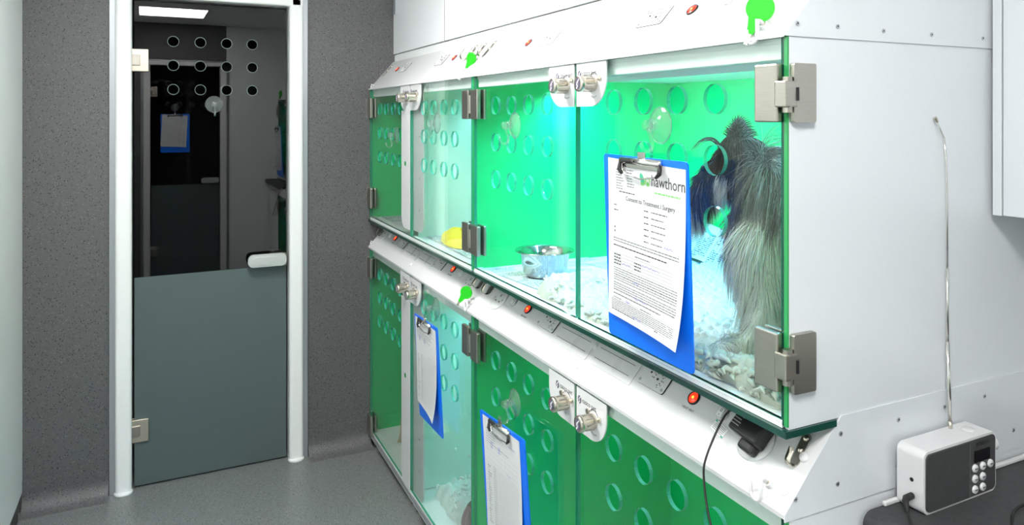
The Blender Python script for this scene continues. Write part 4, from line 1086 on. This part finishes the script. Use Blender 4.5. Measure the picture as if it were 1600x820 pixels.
for p in me.polygons:
    c = p.center; k = noise.noise(Vector((c.x * 16, c.y * 16, c.z * 5)))
    p.material_index = 1 if (c.x < 2.215 and c.z > 1.27) or (c.z > 1.36) else (0 if k > -.2 or c.z < 1.2 else 2)
# nose and eyes
q = MB(); bm = bmesh.new(); bmesh.ops.create_icosphere(bm, subdivisions=2, radius=.012); q.bm(bm, 'black', Matrix.Translation((2.078, .153, 1.296)), True); q.build('nose', dog)
for c in ((2.126, .163, 1.408), (2.112, .205, 1.405)):
    q = MB(); bm = bmesh.new(); bmesh.ops.create_icosphere(bm, subdivisions=2, radius=.0075); q.bm(bm, 'eye', Matrix.Translation(c), True); q.build('eye', dog)
# collar
q = MB(); cc = Vector((2.272, .262, 1.330)); ax = Vector((.62, .30, -.72)).normalized(); aa = ax.orthogonal().normalized(); bb = ax.cross(aa)
# hair: long strands falling over the body
random.seed(21)
polys = [(p.center.copy(), p.normal.copy(), p.area) for p in me.polygons]
tot = sum(p[2] for p in polys); hair = MB(); N = 36000
cum = 0; pick = []
acc = 0
for c, nrm, a in polys:
    acc += a / tot * N
    while acc > 0:
        pick.append((c, nrm)); acc -= 1
sv = []; sf = []; sm = []
mats3 = ['fur_dark', 'fur_grey', 'fur_white']
for m_ in mats3: hair.slot(m_)
for c, nrm in pick:
    if c.y > .52 and random.random() < .5: continue
    x, y, z = c
    nz = noise.noise(Vector((x * 16, y * 16, z * 5)))
    clump = Vector((noise.noise(Vector((x * 22, y * 22, z * 9))), noise.noise(Vector((x * 22 + 9, y * 22, z * 9))), 0))
    head = x < 2.215 and z > 1.27
    leg = z < 1.20
    if head:
        l = .030 + .02 * max(0, (1.47 - z) / .15)
        if z > 1.475: l = .014
        d = 0 if nz < .38 else 1
        if x < 2.135 and z < 1.36: l = .050
        if z < 1.40 and nz > -.05: d = 1
        if z < 1.40 and nz > .04: d = 2
    elif leg:
        l = .036 if z > 1.10 else .030; d = 2
    else:
        l = .098
        d = 2 if nz > -.22 or z < 1.30 else 1
        if z > 1.36 and nz < .10: d = 0 if nz < -.18 else 1
    if random.random() < (.14 if z < 1.40 else .03): d = min(2, d + 1)
    if d == 2 and random.random() < .06: d = 1
    l *= random.uniform(.65, 1.15)
    dirn = (nrm * .42 + Vector((0, 0, -.70)) + clump * .7 + Vector((random.uniform(-1, 1), random.uniform(-1, 1), random.uniform(-1, 1))) * .12)
    if head and z > 1.44: dirn = nrm * .30 + Vector((.10, .03, -.35 if z < 1.475 else .25)) + clump * .35
    if not head or z < 1.44: dirn += Vector((0, .35, 0)) * max(0, nrm.z) + nrm * max(0, .30 - dirn.normalized().dot(nrm)) * .9
    dirn.normalize()
    p = c.copy(); segs = 5; step = l / segs; pts = [p.copy()]
    for k in range(segs):
        g_ = Vector((0, 0, -1)) * (.42 if not (head and z > 1.44) else .12) + clump * .10
        dirn = (dirn + g_).normalized()
        if k < 4 and dirn.dot(nrm) < .04: dirn = (dirn + nrm * (.06 - dirn.dot(nrm))).normalized()
        p = p + dirn * step
        p.y = max(p.y, .022); p.x = min(p.x, 2.4935); p.z = max(p.z, zg + .004)
        pts.append(p.copy())
    side = dirn.cross(Vector((random.uniform(-1, 1), random.uniform(-1, 1), .3))).normalized()
    w0 = .0011; o = len(sv)
    for k, p in enumerate(pts):
        wd = w0 * (1 - k / (segs + .6)); sv.append(p + side * wd); sv.append(p - side * wd); sv.append(p + side.cross(dirn) * wd)
    for k in range(segs):
        for a_, b_ in ((0, 1), (1, 2), (2, 0)):
            sf.append([o + k * 3 + a_, o + k * 3 + b_, o + k * 3 + 3 + b_, o + k * 3 + 3 + a_]); sm.append(d)
hair.v = [tuple(v) for v in sv]; hair.f = sf; hair.m = sm; hair.s = [True] * len(sf)
ho = hair.build('coat_hair', dog); ho['kind'] = 'stuff'
# wisp sweeping forward from the brow
wv = MB(); random.seed(5)
for i in range(9):
    a = random.uniform(-.004, .004); b_ = random.uniform(-.004, .004)
    wv.tube(smooth_path([(2.150, .19 + a, 1.450 + b_), (2.132, .182 + a, 1.468 + b_), (2.108, .172 + a * 1.5, 1.466 + b_ * 1.2), (2.088, .165 + a * 2, 1.445 + b_ * 2)], 4), [.0008] * 9 + [.0005] * 3 + [.0002], 'fur_dark', 4)
wv.build('brow_wisp', dog)
